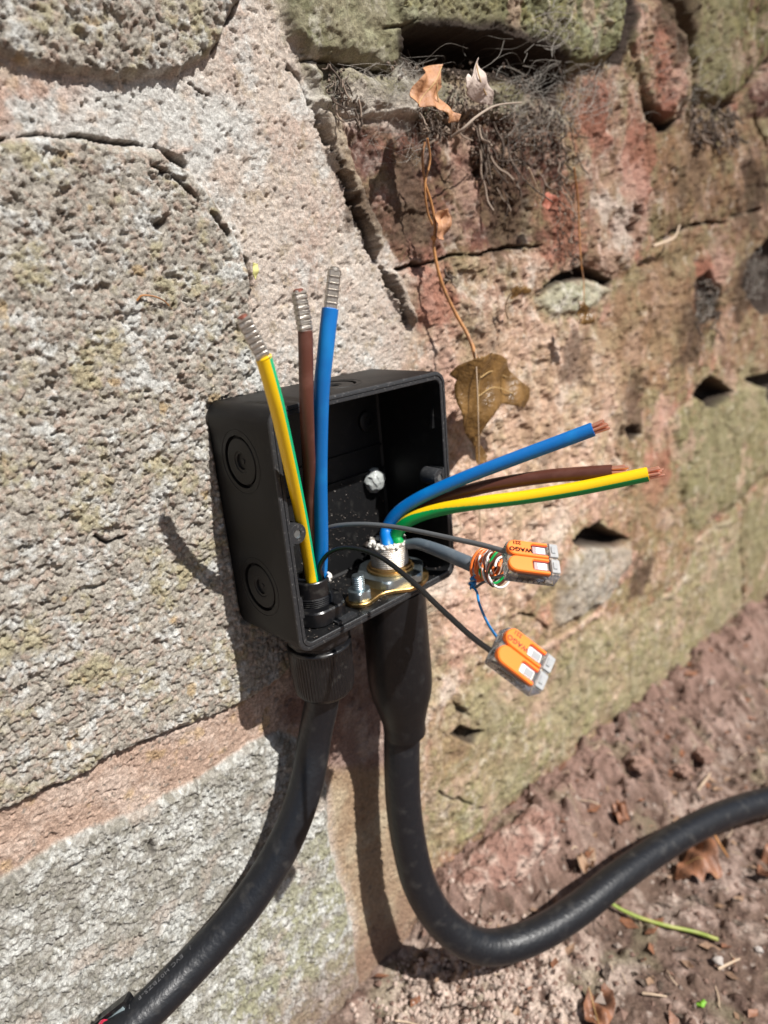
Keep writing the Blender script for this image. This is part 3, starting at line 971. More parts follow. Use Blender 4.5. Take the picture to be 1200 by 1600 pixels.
Qg = np.stack([idx[:-1, :-1], idx[1:, :-1], idx[1:, 1:], idx[:-1, 1:]], -1).reshape(-1, 4)
gd = grid_mesh('ground', Vg, Qg, cg, M_SOIL)
gd['kind'] = 'structure'
gd['label'] = 'brown crumbly soil with pale grit at the foot of the wall'


def gz_at(X, Y):
    i = int(np.clip(np.searchsorted(gxs, X), 1, len(gxs) - 1))
    j = int(np.clip(np.searchsorted(gys, Y), 1, len(gys) - 1))
    return float(hz.reshape(GX.shape)[i, j])


def wy_at(X, Z):
    "wall surface y at x, z"
    i = int(np.clip(np.searchsorted(xs, X), 0, len(xs) - 1))
    j = int(np.clip(np.searchsorted(Zg[i], Z), 0, Zg.shape[1] - 1))
    return float(-H.reshape(Xg.shape)[i, j])


def on_face(px, py, lift=0.0):
    p = on_wall(px, py)
    for _ in range(5):
        p = on_wall(px, py, wy_at(p[0], p[2]) - lift)
    return p


def on_ground(px, py, up=0.0):
    p = on_level(px, py, ground_base(100, -80))
    for _ in range(8):
        p = on_level(px, py, gz_at(p[0], p[1]) + up)
    return p


# ------------------------------------------------------------------ junction box
BW, BH, BD = 97.0, 100.0, 44.3
box = thing('junction_box', (BW / 2, 0, 0), 'open black plastic junction box screwed to the stone wall', 'junction box')


def rrect(x0, x1, z0, z1, r, seg=7):
    out = []
    for cx, cz, a0 in ((x1 - r, z1 - r, 0), (x0 + r, z1 - r, 90), (x0 + r, z0 + r, 180), (x1 - r, z0 + r, 270)):
        for k in range(seg + 1):
            t = R(a0 + 90 * k / seg)
            out.append((cx + r * math.cos(t), cz + r * math.sin(t)))
    return out


def box_rings(rings):
    V, Fc = [], []
    nn = None
    for ins, y, rad in rings:
        L = rrect(ins, BW - ins, ins, BH - ins, rad)
        nn = len(L)
        V += [(p[0], y, p[1]) for p in L]
    for i in range(len(rings) - 1):
        for k in range(nn):
            k2 = (k + 1) % nn
            Fc.append([i * nn + k, i * nn + k2, (i + 1) * nn + k2, (i + 1) * nn + k])
    Fc.append(list(range(nn))[::-1])
    Fc.append([(len(rings) - 1) * nn + k for k in range(nn)])
    return V, Fc


V, Fc = box_rings([(2.2, 0, 4.5), (.6, -.7, 5.5), (0, -2.4, 6), (0, -43.5, 6), (.25, -44.1, 5.8), (.8, -44.3, 5.4), (1.55, -44.3, 4.9), (1.7, -43.9, 4.8), (2.0, -43.9, 4.6), (2.15, -44.3, 4.5),
                   (3.3, -44.3, 3.8), (3.6, -44.0, 3.6), (3.75, -30, 3.5), (3.9, -4.0, 3.2), (4.8, -3.0, 2.6)])
body = build('body', V, Fc, [M_BOX, M_RIM], box)
fix_normals(body)
cut = MB()
for zc in (78, 24.5):
    cut.add(lathe([(10.6, -3), (10.6, 2.2)], (0, -21.5, zc), (1, 0, 0), 56))
cut.add(lathe([(10.6, -3), (10.6, 2.2)], (50, -21.5, 100), (0, 0, -1), 56))
co = cut.done('cutter', [M_BOX])
fix_normals(co)
mod = body.modifiers.new('b', 'BOOLEAN')
mod.operation = 'DIFFERENCE'
mod.object = co
mod.solver = 'EXACT'
bpy.context.view_layer.update()
me = bpy.data.meshes.new_from_object(body.evaluated_get(bpy.context.evaluated_depsgraph_get()))
body.modifiers.clear()
body.data = me
bpy.data.objects.remove(co)
for p in me.polygons:
    if p.center.y < -.0435 and abs(p.normal.y) > .2:
        p.material_index = 1
me.shade_smooth()
me.set_sharp_from_angle(angle=R(35))
# knock-out discs: groove round them, dimple in the middle
for c, ax in (((0, -21.5, 78), (-1, 0, 0)), ((0, -21.5, 24.5), (-1, 0, 0)), ((50, -21.5, 100), (0, 0, 1))):
    prof = [(9.4, -3.0), (9.4, -.5), (9.1, -.25), (4.6, -.25), (4.2, -.6), (3.3, -.6), (3.1, -1.4), (1.2, -1.4), (1.0, -1.1), (0.001, -1.1)]
    o = build('knockout', *lathe(prof, c, ax, 56), M_BOX, box, smooth=30)
    fix_normals(o)
    o['label'] = 'round knockout disc with a dimple' + (' in the top' if c[2] == 100 else '')
    # faint raised ring on the wall of the box round it
    o = build('knockout_ring', *lathe_closed([(12.6, .0), (12.7, .14), (12.9, .14), (13.0, .0), (12.8, -.5)], c, ax, 64), M_BOX, box)
for (cx, cz, sgn) in ((6.6, 50.5, 1), (90.2, 51.5, -1)):
    ring = [(1.7, 0), (3.9, 0), (4.1, .3), (4.1, 9), (1.7, 9)]
    mb = MB()
    mb.add(lathe_closed(ring, (cx, -43.9, cz), (0, 1, 0), 32))
    x0 = 3.5 if sgn > 0 else BW - 3.5
    mb.add(prism([(x0, cz - 4.1), (cx - sgn * 2.2, cz - 4.1), (cx - sgn * 2.2, cz + 4.1), (x0, cz + 4.1)] if sgn > 0 else [(cx + 2.2, cz - 4.1), (x0, cz - 4.1), (x0, cz + 4.1), (cx + 2.2, cz + 4.1)],
                 -43.85, -35.5, lambda p: np.array([p[0], p[2], p[1]])))
    o = mb.done('screw_boss', [M_RIM], box)
    fix_normals(o)
    ins = MB()
    prof = []
    for i in range(22):
        prof.append((1.68 - .28 * (i % 2), .8 + i * .35))
    ins.add(lathe([(0.001, 9)] + prof[::-1] + [(1.75, .5)], (cx, -43.9, cz), (0, 1, 0), 20))
    ins.done('thread', [M_STEEL], o)
# moulded ribs and pads on the back and the right inner wall
for poly, y0, y1 in (([(6, 62), (92, 62), (92, 63.2), (6, 63.2)], -3, -4.6), ([(30, 50), (92, 50), (92, 51.2), (30, 51.2)], -3, -5.0)):
    o = build('rib', *prism(poly, y0, y1, lambda p: np.array([p[0], p[2], p[1]])), M_BOX, box, smooth=False)
    fix_normals(o)
for cx, cz in ((84, 76), (16, 18)):
    o = build('moulded_pad', *lathe([(5, 0), (5, 1.6), (4.4, 2.0), (2.2, 2.0), (2.0, 1.0), (0.001, 1.0)], (cx, -3, cz), (0, -1, 0), 32), M_BOX, box)
    fix_normals(o)
o = build('lid_stop', *prism([(93.6, 74), (91, 74), (92, 80), (93.6, 86)], -40, -38.6, lambda p: np.array([p[0], p[2], p[1]])), M_BOX, box, smooth=False)
fix_normals(o)
for cz in (15, 84):
    o = build('lid_stop', *prism([(3.2, cz), (5.0, cz), (5.0, cz + 9), (3.2, cz + 9)], -43.2, -30, lambda p: np.array([p[0], p[2], p[1]])), M_RIM, box, smooth=False)
    fix_normals(o)
o = build('lid_stop', *prism([(22, 3.2), (33, 3.2), (33, 5.0), (22, 5.0)], -42.5, -39, lambda p: np.array([p[0], p[2], p[1]])), M_RIM, box, smooth=False)
fix_normals(o)
# fixing screw under a blob of sealant
sc = on_wall(584, 751, -4)
mb = MB()
prof = [(6.2 * math.cos(t), 5.2 * math.sin(t)) for t in np.linspace(0, math.pi / 2 - .01, 12)]
V, Fc = lathe(prof, sc, (0, -1, 0), 30)
V = [np.array(v) + .5 * np.array([math.sin(v[0] * 2.1 + v[2]), 0, math.cos(v[2] * 1.7)]) for v in V]
mb.add((V, Fc))
o = mb.done('screw_cap', [M_SEALC], box)
fix_normals(o)
o['label'] = 'fixing screw under a shiny whitish blob of sealant'

# grit and black swarf inside the box
mb = MB()
def crumb(c, s, mat=0):
    q = [np.array(c) + s * np.array(p) * (0.6 + .8 * rng.random(3)) for p in ((1, 0, 0), (-1, 0, 0), (0, 1, 0), (0, -1, 0), (0, 0, 1), (0, 0, -1))]
    rot = rng.random() * 6.28
    cc, sn = math.cos(rot), math.sin(rot)
    q = [np.array(c) + np.array([(p - c)[0] * cc - (p - c)[1] * sn, (p - c)[0] * sn + (p - c)[1] * cc, (p - c)[2]]) for p in q]
    mb.add((q, [(0, 2, 4), (2, 1, 4), (1, 3, 4), (3, 0, 4), (2, 0, 5), (1, 2, 5), (3, 1, 5), (0, 3, 5)]), mat)
for _ in range(420):
    X = rng.uniform(6, 92); Y = -rng.uniform(4, 43) ; s = rng.uniform(.15, .6)
    crumb((X, Y, 3.9 + s * .5), s, 0 if rng.random() < .85 else 1)
for _ in range(240):
    X = 60 + 16 * rng.normal(); Z = 12 + abs(18 * rng.normal()); s = rng.uniform(.12, .42)
    if 6 < X < 92 and Z < 50:
        crumb((X, -3.1 - s * .5, Z), s, 0 if rng.random() < .85 else 1)
for _ in range(60):
    X = rng.uniform(74, 90); Z = 4 + rng.uniform(0, 14) ; s = rng.uniform(.8, 2.4)
    crumb((X, -rng.uniform(5, 12), Z), s, 0)
o = mb.done('swarf', [M_DIRT, principled('pale_grit', (.16, .14, .12), .6)], smooth=False)
o['kind'] = 'stuff'
o['label'] = 'black and pale swarf scattered inside the box'

# ------------------------------------------------------------------ plastic gland (left)
G1 = np.array([22.5, -26.5, 0.0])
g1 = thing('cable_gland', G1 + (0, 0, -34), 'black nylon cable gland with ribbed nut under the left of the box', 'cable gland')
def hexround(r, h, t, flat=6, k=.07):
    tt = (t % (2 * math.pi / flat)) - math.pi / flat
    return min(r, r * (1 - k) / math.cos(tt) if math.cos(tt) > 0 else r)
def rf_hex(r, h, t):
    return hexround(r, h, t)
build('lock_nut', *lathe([(9.0, 3.9), (13.2, 3.9), (13.8, 4.4), (13.8, 10.2), (13.2, 10.9), (10, 10.9), (9, 10.9)], G1, (0, 0, 1), 72, rf_hex), M_BLACK, g1, smooth=30)
prof = [(6.7, 22), (8.0, 22.2), (8.3, 21.8)]
for i in range(6):
    prof += [(8.3, 13.6 - i * .9 + 1.2), (8.9, 13.6 - i * .9 + .75)]
prof += [(8.3, 4), (8.3, -4), (6.7, -4)]
o = build('threaded_sleeve', *lathe_closed(prof, G1, (0, 0, 1), 56), M_BLACK, g1, smooth=30)
fix_normals(o)
o = build('collar', *lathe([(13.9, -.05), (14.6, -.5), (14.6, -6.2), (14.0, -6.8), (13.0, -7), (13.0, -9.5)], G1, (0, 0, 1), 72, lambda r, h, t: hexround(r, h, t, 6, .05)), M_BLACK, g1, smooth=30)
fix_normals(o)
def ribbed(r, h, t):
    amp = .42 if -31.5 < h < -10.5 else 0.0
    return r - amp * (0.5 + .5 * math.cos(t * 62))
prof = [(12.8, -8.6), (14.0, -9.0), (14.5, -9.6), (14.5, -10.4), (14.45, -10.6), (14.3, -18), (14.1, -26), (13.7, -31.4), (13.2, -32.6), (11.6, -34.6), (9.6, -35.8), (8.4, -36.2), (8.2, -36.0)]
o = build('dome_nut', *lathe(prof, G1, (0, 0, 1), 310, ribbed), M_BLACK, g1, smooth=50)
fix_normals(o)
# sealant smeared on the sleeve lip
mb = MB()
for k in range(26):
    t = -1.0 + 1.9 * k / 26
    rr = 8.0 + rng.uniform(-.3, .5)
    c = G1 + np.array([rr * math.cos(t), rr * math.sin(t), 21.6 - rng.uniform(0, 1.0) - (3.5 * rng.random() if 8 < k < 20 else 0)])
    V, Fc = lathe([(math.cos(a_) * 1.0, math.sin(a_) * 1.2) for a_ in np.linspace(-1.5, 1.5, 6)], c, (0, 0, 1), 8)
    mb.add((V, Fc))
mb.done('sealant', [M_SEAL], g1)

# ------------------------------------------------------------------ armoured gland (right)
G2 = np.array([68.5, -28.0, 0.0])
g2 = thing('cable_gland', G2 + (0, 0, -84), 'armoured cable gland in a tapering black shroud under the right of the box', 'cable gland')
o = build('shroud', *lathe([(15.0, -.3), (15.9, -.8), (16.0, -3), (16.1, -30), (16.3, -46), (16.2, -54), (15.4, -60), (13.2, -68), (11.6, -75), (11.1, -78), (11.0, -83), (10.8, -84), (10.0, -84.2)], G2, (0, 0, 1), 72), M_SHROUD, g2)
fix_normals(o)
hexp = lambda r, h, t: min(r, 15.2 / max(.5, math.cos((t + .35) % (math.pi / 3) - math.pi / 6)))
o = build('lock_nut', *lathe([(9.2, 5.7), (16.4, 5.7), (17.2, 6.2), (17.2, 9.0), (16.2, 9.8), (14.6, 10.0), (9.2, 10.0)], G2, (0, 0, 1), 96, hexp), M_STEEL, g2, smooth=25)
fix_normals(o)
o = build('brass_ring', *lathe([(9.2, 10.0), (11.2, 10.0), (11.5, 10.5), (11.2, 11.2), (10.4, 11.5), (10.5, 12.0), (10.2, 12.6), (9.3, 12.8)], G2, (0, 0, 1), 56), M_BRASS, g2)
fix_normals(o)
jag = {}
def rj(r, h, t):
    return r + .12 * math.sin(9 * t + h) + .1 * math.sin(23 * t)
prof = [(6.6, 22.5), (8.3, 24.0), (8.9, 23.4)] + [(9.0 - .28 * (i % 2), 22.6 - i * .5) for i in range(22)] + [(9.0, 5.0), (6.6, 5.0)]
V, Fc = lathe_closed(prof, G2, (0, 0, 1), 64)
V = [np.array(v) + (np.array([0, 0, .9 * math.sin(7 * math.atan2(v[1] + 28, v[0] - 68.5)) * .6 + rng.uniform(-.4, .4)]) if v[2] > 23 else 0) for v in V]
o = build('threaded_sleeve', V, Fc, M_ALU, g2, smooth=30)
fix_normals(o)
mb = MB()
for k in range(70):
    t = rng.uniform(0, 6.28)
    rr = rng.uniform(6.2, 9.2)
    s = rng.uniform(.5, 1.3)
    c = G2 + np.array([rr * math.cos(t), rr * math.sin(t), 23.4 + rng.uniform(-.8, .9)])
    mb.add(lathe([(math.cos(a_) * s, math.sin(a_) * s * .8) for a_ in np.linspace(-1.5, 1.5, 6)], c, (rng.uniform(-.4, .4), rng.uniform(-.4, .4), 1), 8))
mb.add(lathe([(6.8, 20.5), (6.6, 21.6), (4, 22.4), (0.001, 22.6)], G2, (0, 0, 1), 24))
mb.done('sealant', [M_SEAL], g2)

# earth tag plate with its bolt
tagp = thing('earth_tag', G2 + (0, 0, 3.9), 'yellowish metal earth tag plate clamped under the steel gland nut', 'earth tag')
BX = np.array([43.0, -33.5, 0])
def teardrop():
    out = []
    c, r1, r2 = G2[:2], 18.0, 6.6
    d = BX[:2] - c
    L = np.linalg.norm(d)
    u = d / L
    nn = np.array([-u[1], u[0]])
    for t in np.linspace(-118, 118, 40):
        out.append(c - u * r1 * math.cos(R(t)) + nn * r1 * math.sin(R(t)) * -1)
    side1 = [(12.8, 10.6), (16, 7.6), (20, 6.4)]
    for s_, w_ in side1:
        out.append(c + u * s_ - nn * w_)
    for t in np.linspace(-95, 95, 18):
        out.append(c + u * (L + r2 * math.cos(R(t))) + nn * r2 * math.sin(R(t)))
    for s_, w_ in side1[::-1]:
        out.append(c + u * s_ + nn * w_)
    return out
o = build('plate', *prism(teardrop(), 3.95, 5.7, bevel=.35), M_BRASS, tagp, smooth=30)
fix_normals(o)
bolt = thing('bolt', BX + (0, 0, 5.7), 'short zinc bolt standing in its hexagon nut on the earth tag', 'bolt')
hexn = lambda r, h, t: min(r, 5.0 / math.cos((t + .2) % (math.pi / 3) - math.pi / 6))
o = build('nut', *lathe([(2.9, 5.7), (5.0, 5.7), (5.75, 6.1), (5.75, 9.6), (5.0, 10.3), (2.9, 10.3)], BX, (0, 0, 1), 72, hexn), M_STEEL, bolt, smooth=25)
fix_normals(o)
V, Fc = [], []
prof = [(2.95, 5.0)]
NT, TP = 14, 24
rows = []
for i in range(NT * 4 + 1):
    h = 8 + i * (17.0 - 8) / (NT * 4)
    rows.append(h)
sh = MB()
Vv = []
for i, h in enumerate(rows):
    for k in range(TP):
        t = 2 * math.pi * k / TP
        ph = ((h / 1.0) + k / TP) % 1.0
        r = 2.95 - .42 * abs(ph * 2 - 1) - (.5 * max(0, h - 16.3))
        Vv.append(BX + np.array([r * math.cos(t), r * math.sin(t), h]))
Ff = [[i * TP + k, i * TP + (k + 1) % TP, (i + 1) * TP + (k + 1) % TP, (i + 1) * TP + k] for i in range(len(rows) - 1) for k in range(TP)]
Ff.append([(len(rows) - 1) * TP + k for k in range(TP)])
build('shank', Vv, Ff, M_STEEL, bolt, smooth=50)

# ------------------------------------------------------------------ cables
CR, CD = AX[0], AX[1]        # picture right / down as directions in the place


def two_tone(side, width, twist=0.0):
    def f(i, a_):
        if a_ < 0:
            return 0
        d = (a_ - side - twist * i + .5) % 1.0 - .5
        return 1 if abs(d) < width else 0
    return f


def core(parent, P, r, mats, label, nseg=10, ref=None, sec=None, sides=28):
    C = spline(P, nseg)
    if sec is not None:
        V, Fc, S = tube(C, r, sides, ref=ref, sec=sec)
    else:
        V, Fc = tube(C, r, sides)
        S = None
    o = build('core', V, Fc, mats, parent, True, S)
    o['label'] = label
    return o, C


def ferrule(parent, a_, d, L, w, flat, tip_mat, face, kind):
    "crimped square ferrule: ridged bar from a_ along d"
    d = d / np.linalg.norm(d)
    f = np.asarray(face, float)
    f = f - d * (f @ d)
    f /= np.linalg.norm(f)
    s = np.cross(d, f)
    mb = MB()
    V = []
    N = 84
    nr_ = 6 if kind == 'line' else 8
    for i in range(N + 1):
        h = L * i / N
        ph = (h / L * nr_) % 1.0
        g = (-.3 if ph < .8 else .4) if kind == 'line' else -.75 * max(0.0, math.sin(ph * 2 * math.pi))
        sh_ = .5 * (ph - .5) if kind != 'line' else 0
        ww, ff = w, w * flat
        if i > N - 3:
            ww -= .25 * (i - N + 3)
            ff -= .2 * (i - N + 3)
        for (u, v) in ((-1, -.78), (-.78, -1), (.78, -1), (1, -.78), (1, .78), (.78, 1), (-.78, 1), (-1, .78)):
            gg = g
            V.append(a_ + d * (h + 1.4 * sh_ * u) + s * u * (ww + gg * .32) - f * v * (ff + gg * .55) * -1)
    Fc = [[i * 8 + k, i * 8 + (k + 1) % 8, (i + 1) * 8 + (k + 1) % 8, (i + 1) * 8 + k] for i in range(N) for k in range(8)]
    Fc.append([k for k in range(8)][::-1])
    Fc.append([N * 8 + k for k in range(8)])
    o = build('ferrule', V, Fc, M_TIN, parent, smooth=35)
    fix_normals(o)
    o2 = build('conductor_tip', *tube(np.array([a_ + d * (L - .6), a_ + d * (L + .45), a_ + d * (L + .8)]), [w * .8, w * .72, w * .5], 12), tip_mat, parent)
    build('insulation_lip', *tube(np.array([a_ - d * .3, a_ + d * .1, a_ + d * .3]), [w * 1.12, w * 1.10, w * .9], 20), parent.data.materials[0], parent)
    return o


CABL = [np.array([22.5, -26.5, 20]), np.array([22.5, -26.5, 0]), np.array([22.5, -26.4, -30])] + [pt(*q) for q in ((492, 1150, 322), (480, 1220, 322), (458, 1288, 320), (427, 1350, 317), (386, 1412, 312), (340, 1466, 306), (295, 1514, 299), (250, 1560, 291), (198, 1608, 283), (130, 1665, 275), (40, 1735, 268))]
cabl = thing('power_cable', CABL[-1], 'thick black cable curving down to the lower left below the box', 'cable')
CL = spline(CABL, 12)
build('sheath', *tube(CL, 7.9, 48), M_SHEATH, cabl)

b0 = np.array([22.5, -26.5, 21.0])
# yellow and green core
P = [b0 + (-1.8, -3.2, -4), b0 + (-1.8, -3.2, 0), on_wall(483, 880, -32), on_wall(469, 800, -42), on_wall(450, 710, -53), on_wall(434, 640, -60), on_wall(423, 598, -63), on_wall(412, 559, -65)]
c1, C = core(cabl, P, 2.6, [M_YEL, M_GRNL], 'yellow core with a green stripe', ref=CR, sec=two_tone(0.045, .155), sides=40)
ferrule(c1, C[-1], C[-1] - C[-4] + CR * -1.2 - CD * 1.2, 13.5, 2.35, .9, M_REDTIP, -AX[2], 'wave')
P = [b0 + (2.0, 4.2, -4), b0 + (2.0, 4.2, 0), on_wall(486, 850, -28), on_wall(484, 760, -37), on_wall(481, 690, -46), on_wall(479, 632, -51), on_wall(478, 570, -53), on_wall(477, 518, -54)]
c1, C = core(cabl, P, 2.6, [M_BROWN], 'brown core behind the blue one')
ferrule(c1, C[-1], C[-1] - C[-4] + CR * -.5, 13.5, 2.3, .9, M_REDTIP, -AX[2] + CR * .5, 'wave')
P = [b0 + (4.2, -1.4, -4), b0 + (4.2, -1.4, 0), pt(502, 850, 289), pt(500, 740, 270), pt(502, 620, 252), pt(509, 545, 244), pt(516, 482, 240)]
c1, C = core(cabl, P, 2.95, [M_BLUE], 'tall blue core')
ferrule(c1, C[-1], C[-1] - C[-4], 13.2, 2.2, .75, M_TIN, -AX[2] + CR * .35, 'line')
# thin grey and black cores that leave the left gland
P = [b0 + (1.5, 1.5, -2), b0 + (1.0, 1.8, 2), pt(492, 845, 298), pt(512, 825, 292), pt(560, 819, 284), pt(620, 824, 275), pt(700, 840, 260), pt(755, 852, 250), pt(794, 863, 243), pt(806, 866, 241)]
core(cabl, P, 1.0, [M_GREYW], 'thin grey core reaching the upper lever connector', sides=16)
P = [b0 + (2.2, -4.5, -2), b0 + (2.6, -4.8, 1), pt(500, 885, 291), pt(515, 864, 286), pt(545, 856, 279), pt(590, 868, 268), pt(640, 905, 252), pt(690, 952, 237), pt(735, 993, 225), pt(774, 1022, 217), pt(790, 1034, 215)]
core(cabl, P, 1.0, [M_BLKW], 'thin black core reaching the lower lever connector', sides=16)

CABR = [G2 + (0, 0, 15), G2 + (0, 0, -20), G2 + (0, 0, -60), pt(628, 1140, 361)] + [pt(*q) for q in ((628, 1200, 366), (631, 1262, 372), (640, 1322, 378), (655, 1380, 384), (684, 1432, 391), (724, 1468, 396), (772, 1480, 402), (835, 1462, 412), (900, 1423, 428), (962, 1374, 448), (1030, 1326, 474), (1098, 1287, 500), (1160, 1262, 524), (1230, 1243, 548), (1330, 1224, 580))]
cabr = thing('power_cable', CABR[-1], 'thick black armoured cable looping down and away along the ground to the right', 'cable')
CRc = spline(CABR, 10)
build('sheath', *tube(CRc, [9.6 if p[2] < -70 else 6.0 for p in CRc], 48), M_SHEATH, cabr)


def bare_strands(parent, a_, d, r, L, k=7):
    d = d / np.linalg.norm(d)
    u = np.cross(d, [0, 0, 1.0])
    u /= np.linalg.norm(u)
    v = np.cross(d, u)
    for i in range(k):
        t = 2 * math.pi * i / (k - 1)
        q = 0 if i == k - 1 else r * .62
        c = a_ + (u * math.cos(t) + v * math.sin(t)) * q
        l = L * rng.uniform(.78, 1.12)
        sp_ = (u * math.cos(t + .5) + v * math.sin(t + .5)) * (.35 if i < k - 1 else 0) * rng.uniform(-.2, 1.6)
        P_ = spline([c - d * 1.5, c, c + d * l * .5 + sp_ * .4, c + d * l + sp_], 4)
        rr = np.full(len(P_), .66)
        rr[-1] = .5
        build('strand', *tube(P_, rr, 10), M_COPPER, parent)
    build('insulation_lip', *tube(np.array([a_ - d * .3, a_ + d * .25, a_ + d * .3]), [r + .02, r + .08, r * .8], 24), parent.data.materials[0], parent)


s0 = G2 + np.array([0, 0, 22.5])
P = [s0 + (-3.4, -2.4, -5), s0 + (-3.0, -2.6, 0), pt(604, 828, 325), pt(622, 801, 321), pt(658, 777, 315), pt(720, 749, 307), pt(800, 718, 297), pt(870, 692, 289), pt(926, 671, 283)]
c1, C = core(cabr, P, 3.0, [M_BLUE], 'blue core with bare copper end, topmost of the three')
bare_strands(c1, C[-1], C[-1] - C[-4], 2.7, 6.0)
P = [s0 + (3.0, 2.4, -5), s0 + (2.6, 2.0, 0), pt(622, 828, 334), pt(645, 800, 327), pt(690, 780, 318), pt(760, 760, 307), pt(850, 745, 296), pt(910, 740, 289), pt(956, 737, 284)]
c1, C = core(cabr, P, 3.0, [M_BROWN], 'brown core with bare copper end, middle of the three')
bare_strands(c1, C[-1], C[-1] - C[-4], 2.7, 6.4)
P = [s0 + (2.6, -4.4, -5), s0 + (2.2, -4.4, 0), pt(620, 834, 322), pt(640, 813, 317), pt(680, 798, 311), pt(740, 787, 303), pt(820, 777, 295), pt(900, 764, 287), pt(960, 752, 281), pt(1012, 741, 276)]
def gy(i, a_):
    if a_ < 0:
        return 0
    k = i / 90.0                     # the green stripe turns under the core
    mid = .5 + (.28 * min(1, max(0, (k - .25) / .4)) if k > .25 else 0)
    wd_ = .5 if k < .28 else .5 - .29 * min(1, (k - .28) / .22)
    d_ = (a_ - mid + .5) % 1.0 - .5
    return 1 if abs(d_) < wd_ else 0
def gy2(i, a_):
    if a_ < 0:
        return 0
    k = i / 216.0
    wd_ = .5 if k < .27 else max(.2, .40 - .20 * (k - .27) / .3)
    d_ = (a_ + .5) % 1.0 - .5
    return 1 if abs(d_) < wd_ else 0
c1, C = core(cabr, P, 3.0, [M_YEL, M_GRN], 'yellow and green core with bare copper end, longest of the three', ref=CD + .15 * CR, sec=gy2, sides=96, nseg=24)
bare_strands(c1, C[-1], C[-1] - C[-4], 2.7, 5.6)
# raised maker's marks on the yellow side
mb = MB()
T_, N_, B_ = frames(C, -CD - .35 * AX[2])
for i in range(18):
    k = 113 + i * 1.3
    i0 = int(k)
    c = C[i0] + (C[i0 + 1] - C[i0]) * (k - i0)
    hgt = rng.uniform(.5, 1.0)
    q = [c + N_[i0] * 3.0 * math.cos(t_) + B_[i0] * 3.0 * math.sin(t_) for t_ in np.linspace(-.32 * hgt, .32 * hgt, 5)]
    mb.add(tube(np.array(q), .10, 5))
mb.done('embossed_mark', [principled('raised_mark', (.9, .66, .05), .35)], c1)

# grey data sheath with its fine wires
P = [s0 + (5.2, -1.0, -5), s0 + (5.0, -1.6, 0), pt(636, 850, 322), pt(655, 850, 316), pt(690, 862, 304), pt(720, 875, 294), pt(744, 885, 287)]
C = spline(P, 10)
rr = np.interp(np.arange(len(C)), [0, 20, 40, 60], [2.0, 2.3, 3.0, 3.2])
ds = build('data_sheath', *tube(C, rr, 28), M_DATA, cabr)
ds['label'] = 'slate grey inner sheath with its end cut open'
build('sheath_bore', *tube(np.array([C[-1] - (C[-1] - C[-3]) * .1, C[-1] + (C[-1] - C[-3]) * .04]), 2.6, 20), M_BLKW, ds)
e = C[-1]


def fine(P, mat, label, r=.5, nseg=8):
    o = build('fine_wire', *tube(spline(P, nseg), r, 9), mat, cabr)
    o['label'] = label
    return o


# wires wrapped in a tight bundle between the sheath and the upper connector
A0, A1 = pt(746, 880, 286), pt(796, 893, 262)
ax_ = (A1 - A0) / np.linalg.norm(A1 - A0)
u_ = np.cross(ax_, AX[2])
u_ /= np.linalg.norm(u_)
v_ = np.cross(ax_, u_)


def coil(f0, f1, ra, rb, turns, ph, mat, label, n_=44, r=.52):
    P_ = []
    for i in range(n_):
        s_ = i / (n_ - 1)
        f = f0 + (f1 - f0) * s_
        t_ = ph + 2 * math.pi * turns * s_
        rr_ = ra + (rb - ra) * s_ + .8 * math.sin(7.3 * s_ + ph * 3) + .5 * math.sin(17 * s_ + ph)
        tl_ = 1.9 * math.sin(ph * 5) * math.cos(t_) + 1.0 * math.sin(t_ * .7 + ph * 2)
        P_.append(A0 + (A1 - A0) * f + ax_ * tl_ + rr_ * (u_ * math.cos(t_) * 1.3 + v_ * math.sin(t_) * .9))
    o = build('fine_wire', *tube(np.array(P_), r, 9), mat, cabr)
    o['label'] = label


coil(.12, .42, 4.6, 4.4, 3.0, 0.2, M_ORW, 'orange fine wire wound round the bundle', 60, .58)
coil(.18, .50, 4.4, 4.9, 2.0, 2.4, M_ORW, 'second orange fine wire of the bundle', 48, .55)
coil(.10, .66, 5.0, 4.7, 1.6, 1.2, M_WHITEW, 'white fine wire crossing the bundle', 44)
coil(.42, .84, 4.7, 4.4, 1.7, 3.3, M_WHITEW, 'white fine wire looping at the connector end', 44)
coil(.36, .72, 4.6, 4.6, 1.8, 4.2, M_BROWN, 'brown fine wire of the bundle', 44)
coil(.55, .86, 4.8, 4.3, 1.2, 5.2, M_BROWN, 'brown fine wire by the connector', 36)
coil(.44, .76, 4.9, 5.1, 1.6, 1.8, M_GRN, 'green fine wire round the bundle', 40, .56)
coil(.30, .60, 3.9, 4.2, 1.2, .9, M_WHITEW, 'white and pink fine wire inside the bundle', 36)
coil(.20, .80, 2.6, 2.6, 3.2, 0.0, M_ORW, 'inner orange fine wire', 70, .6)
def twisted(P, off, turns, ph, r_, mat, label, tail=()):
    C_ = spline(P, 14)
    T_, N_, B_ = pt_frames(C_)
    k_ = np.linspace(0, 1, len(C_))
    th_ = ph + 2 * math.pi * turns * k_
    Q_ = C_ + off * (N_ * np.cos(th_)[:, None] + B_ * np.sin(th_)[:, None])
    if len(tail):
        Q_ = np.concatenate([Q_, spline([Q_[-1]] + list(tail), 9)[1:]])
    o = build('fine_wire', *tube(Q_, r_, 9), mat, cabr)
    o['label'] = label


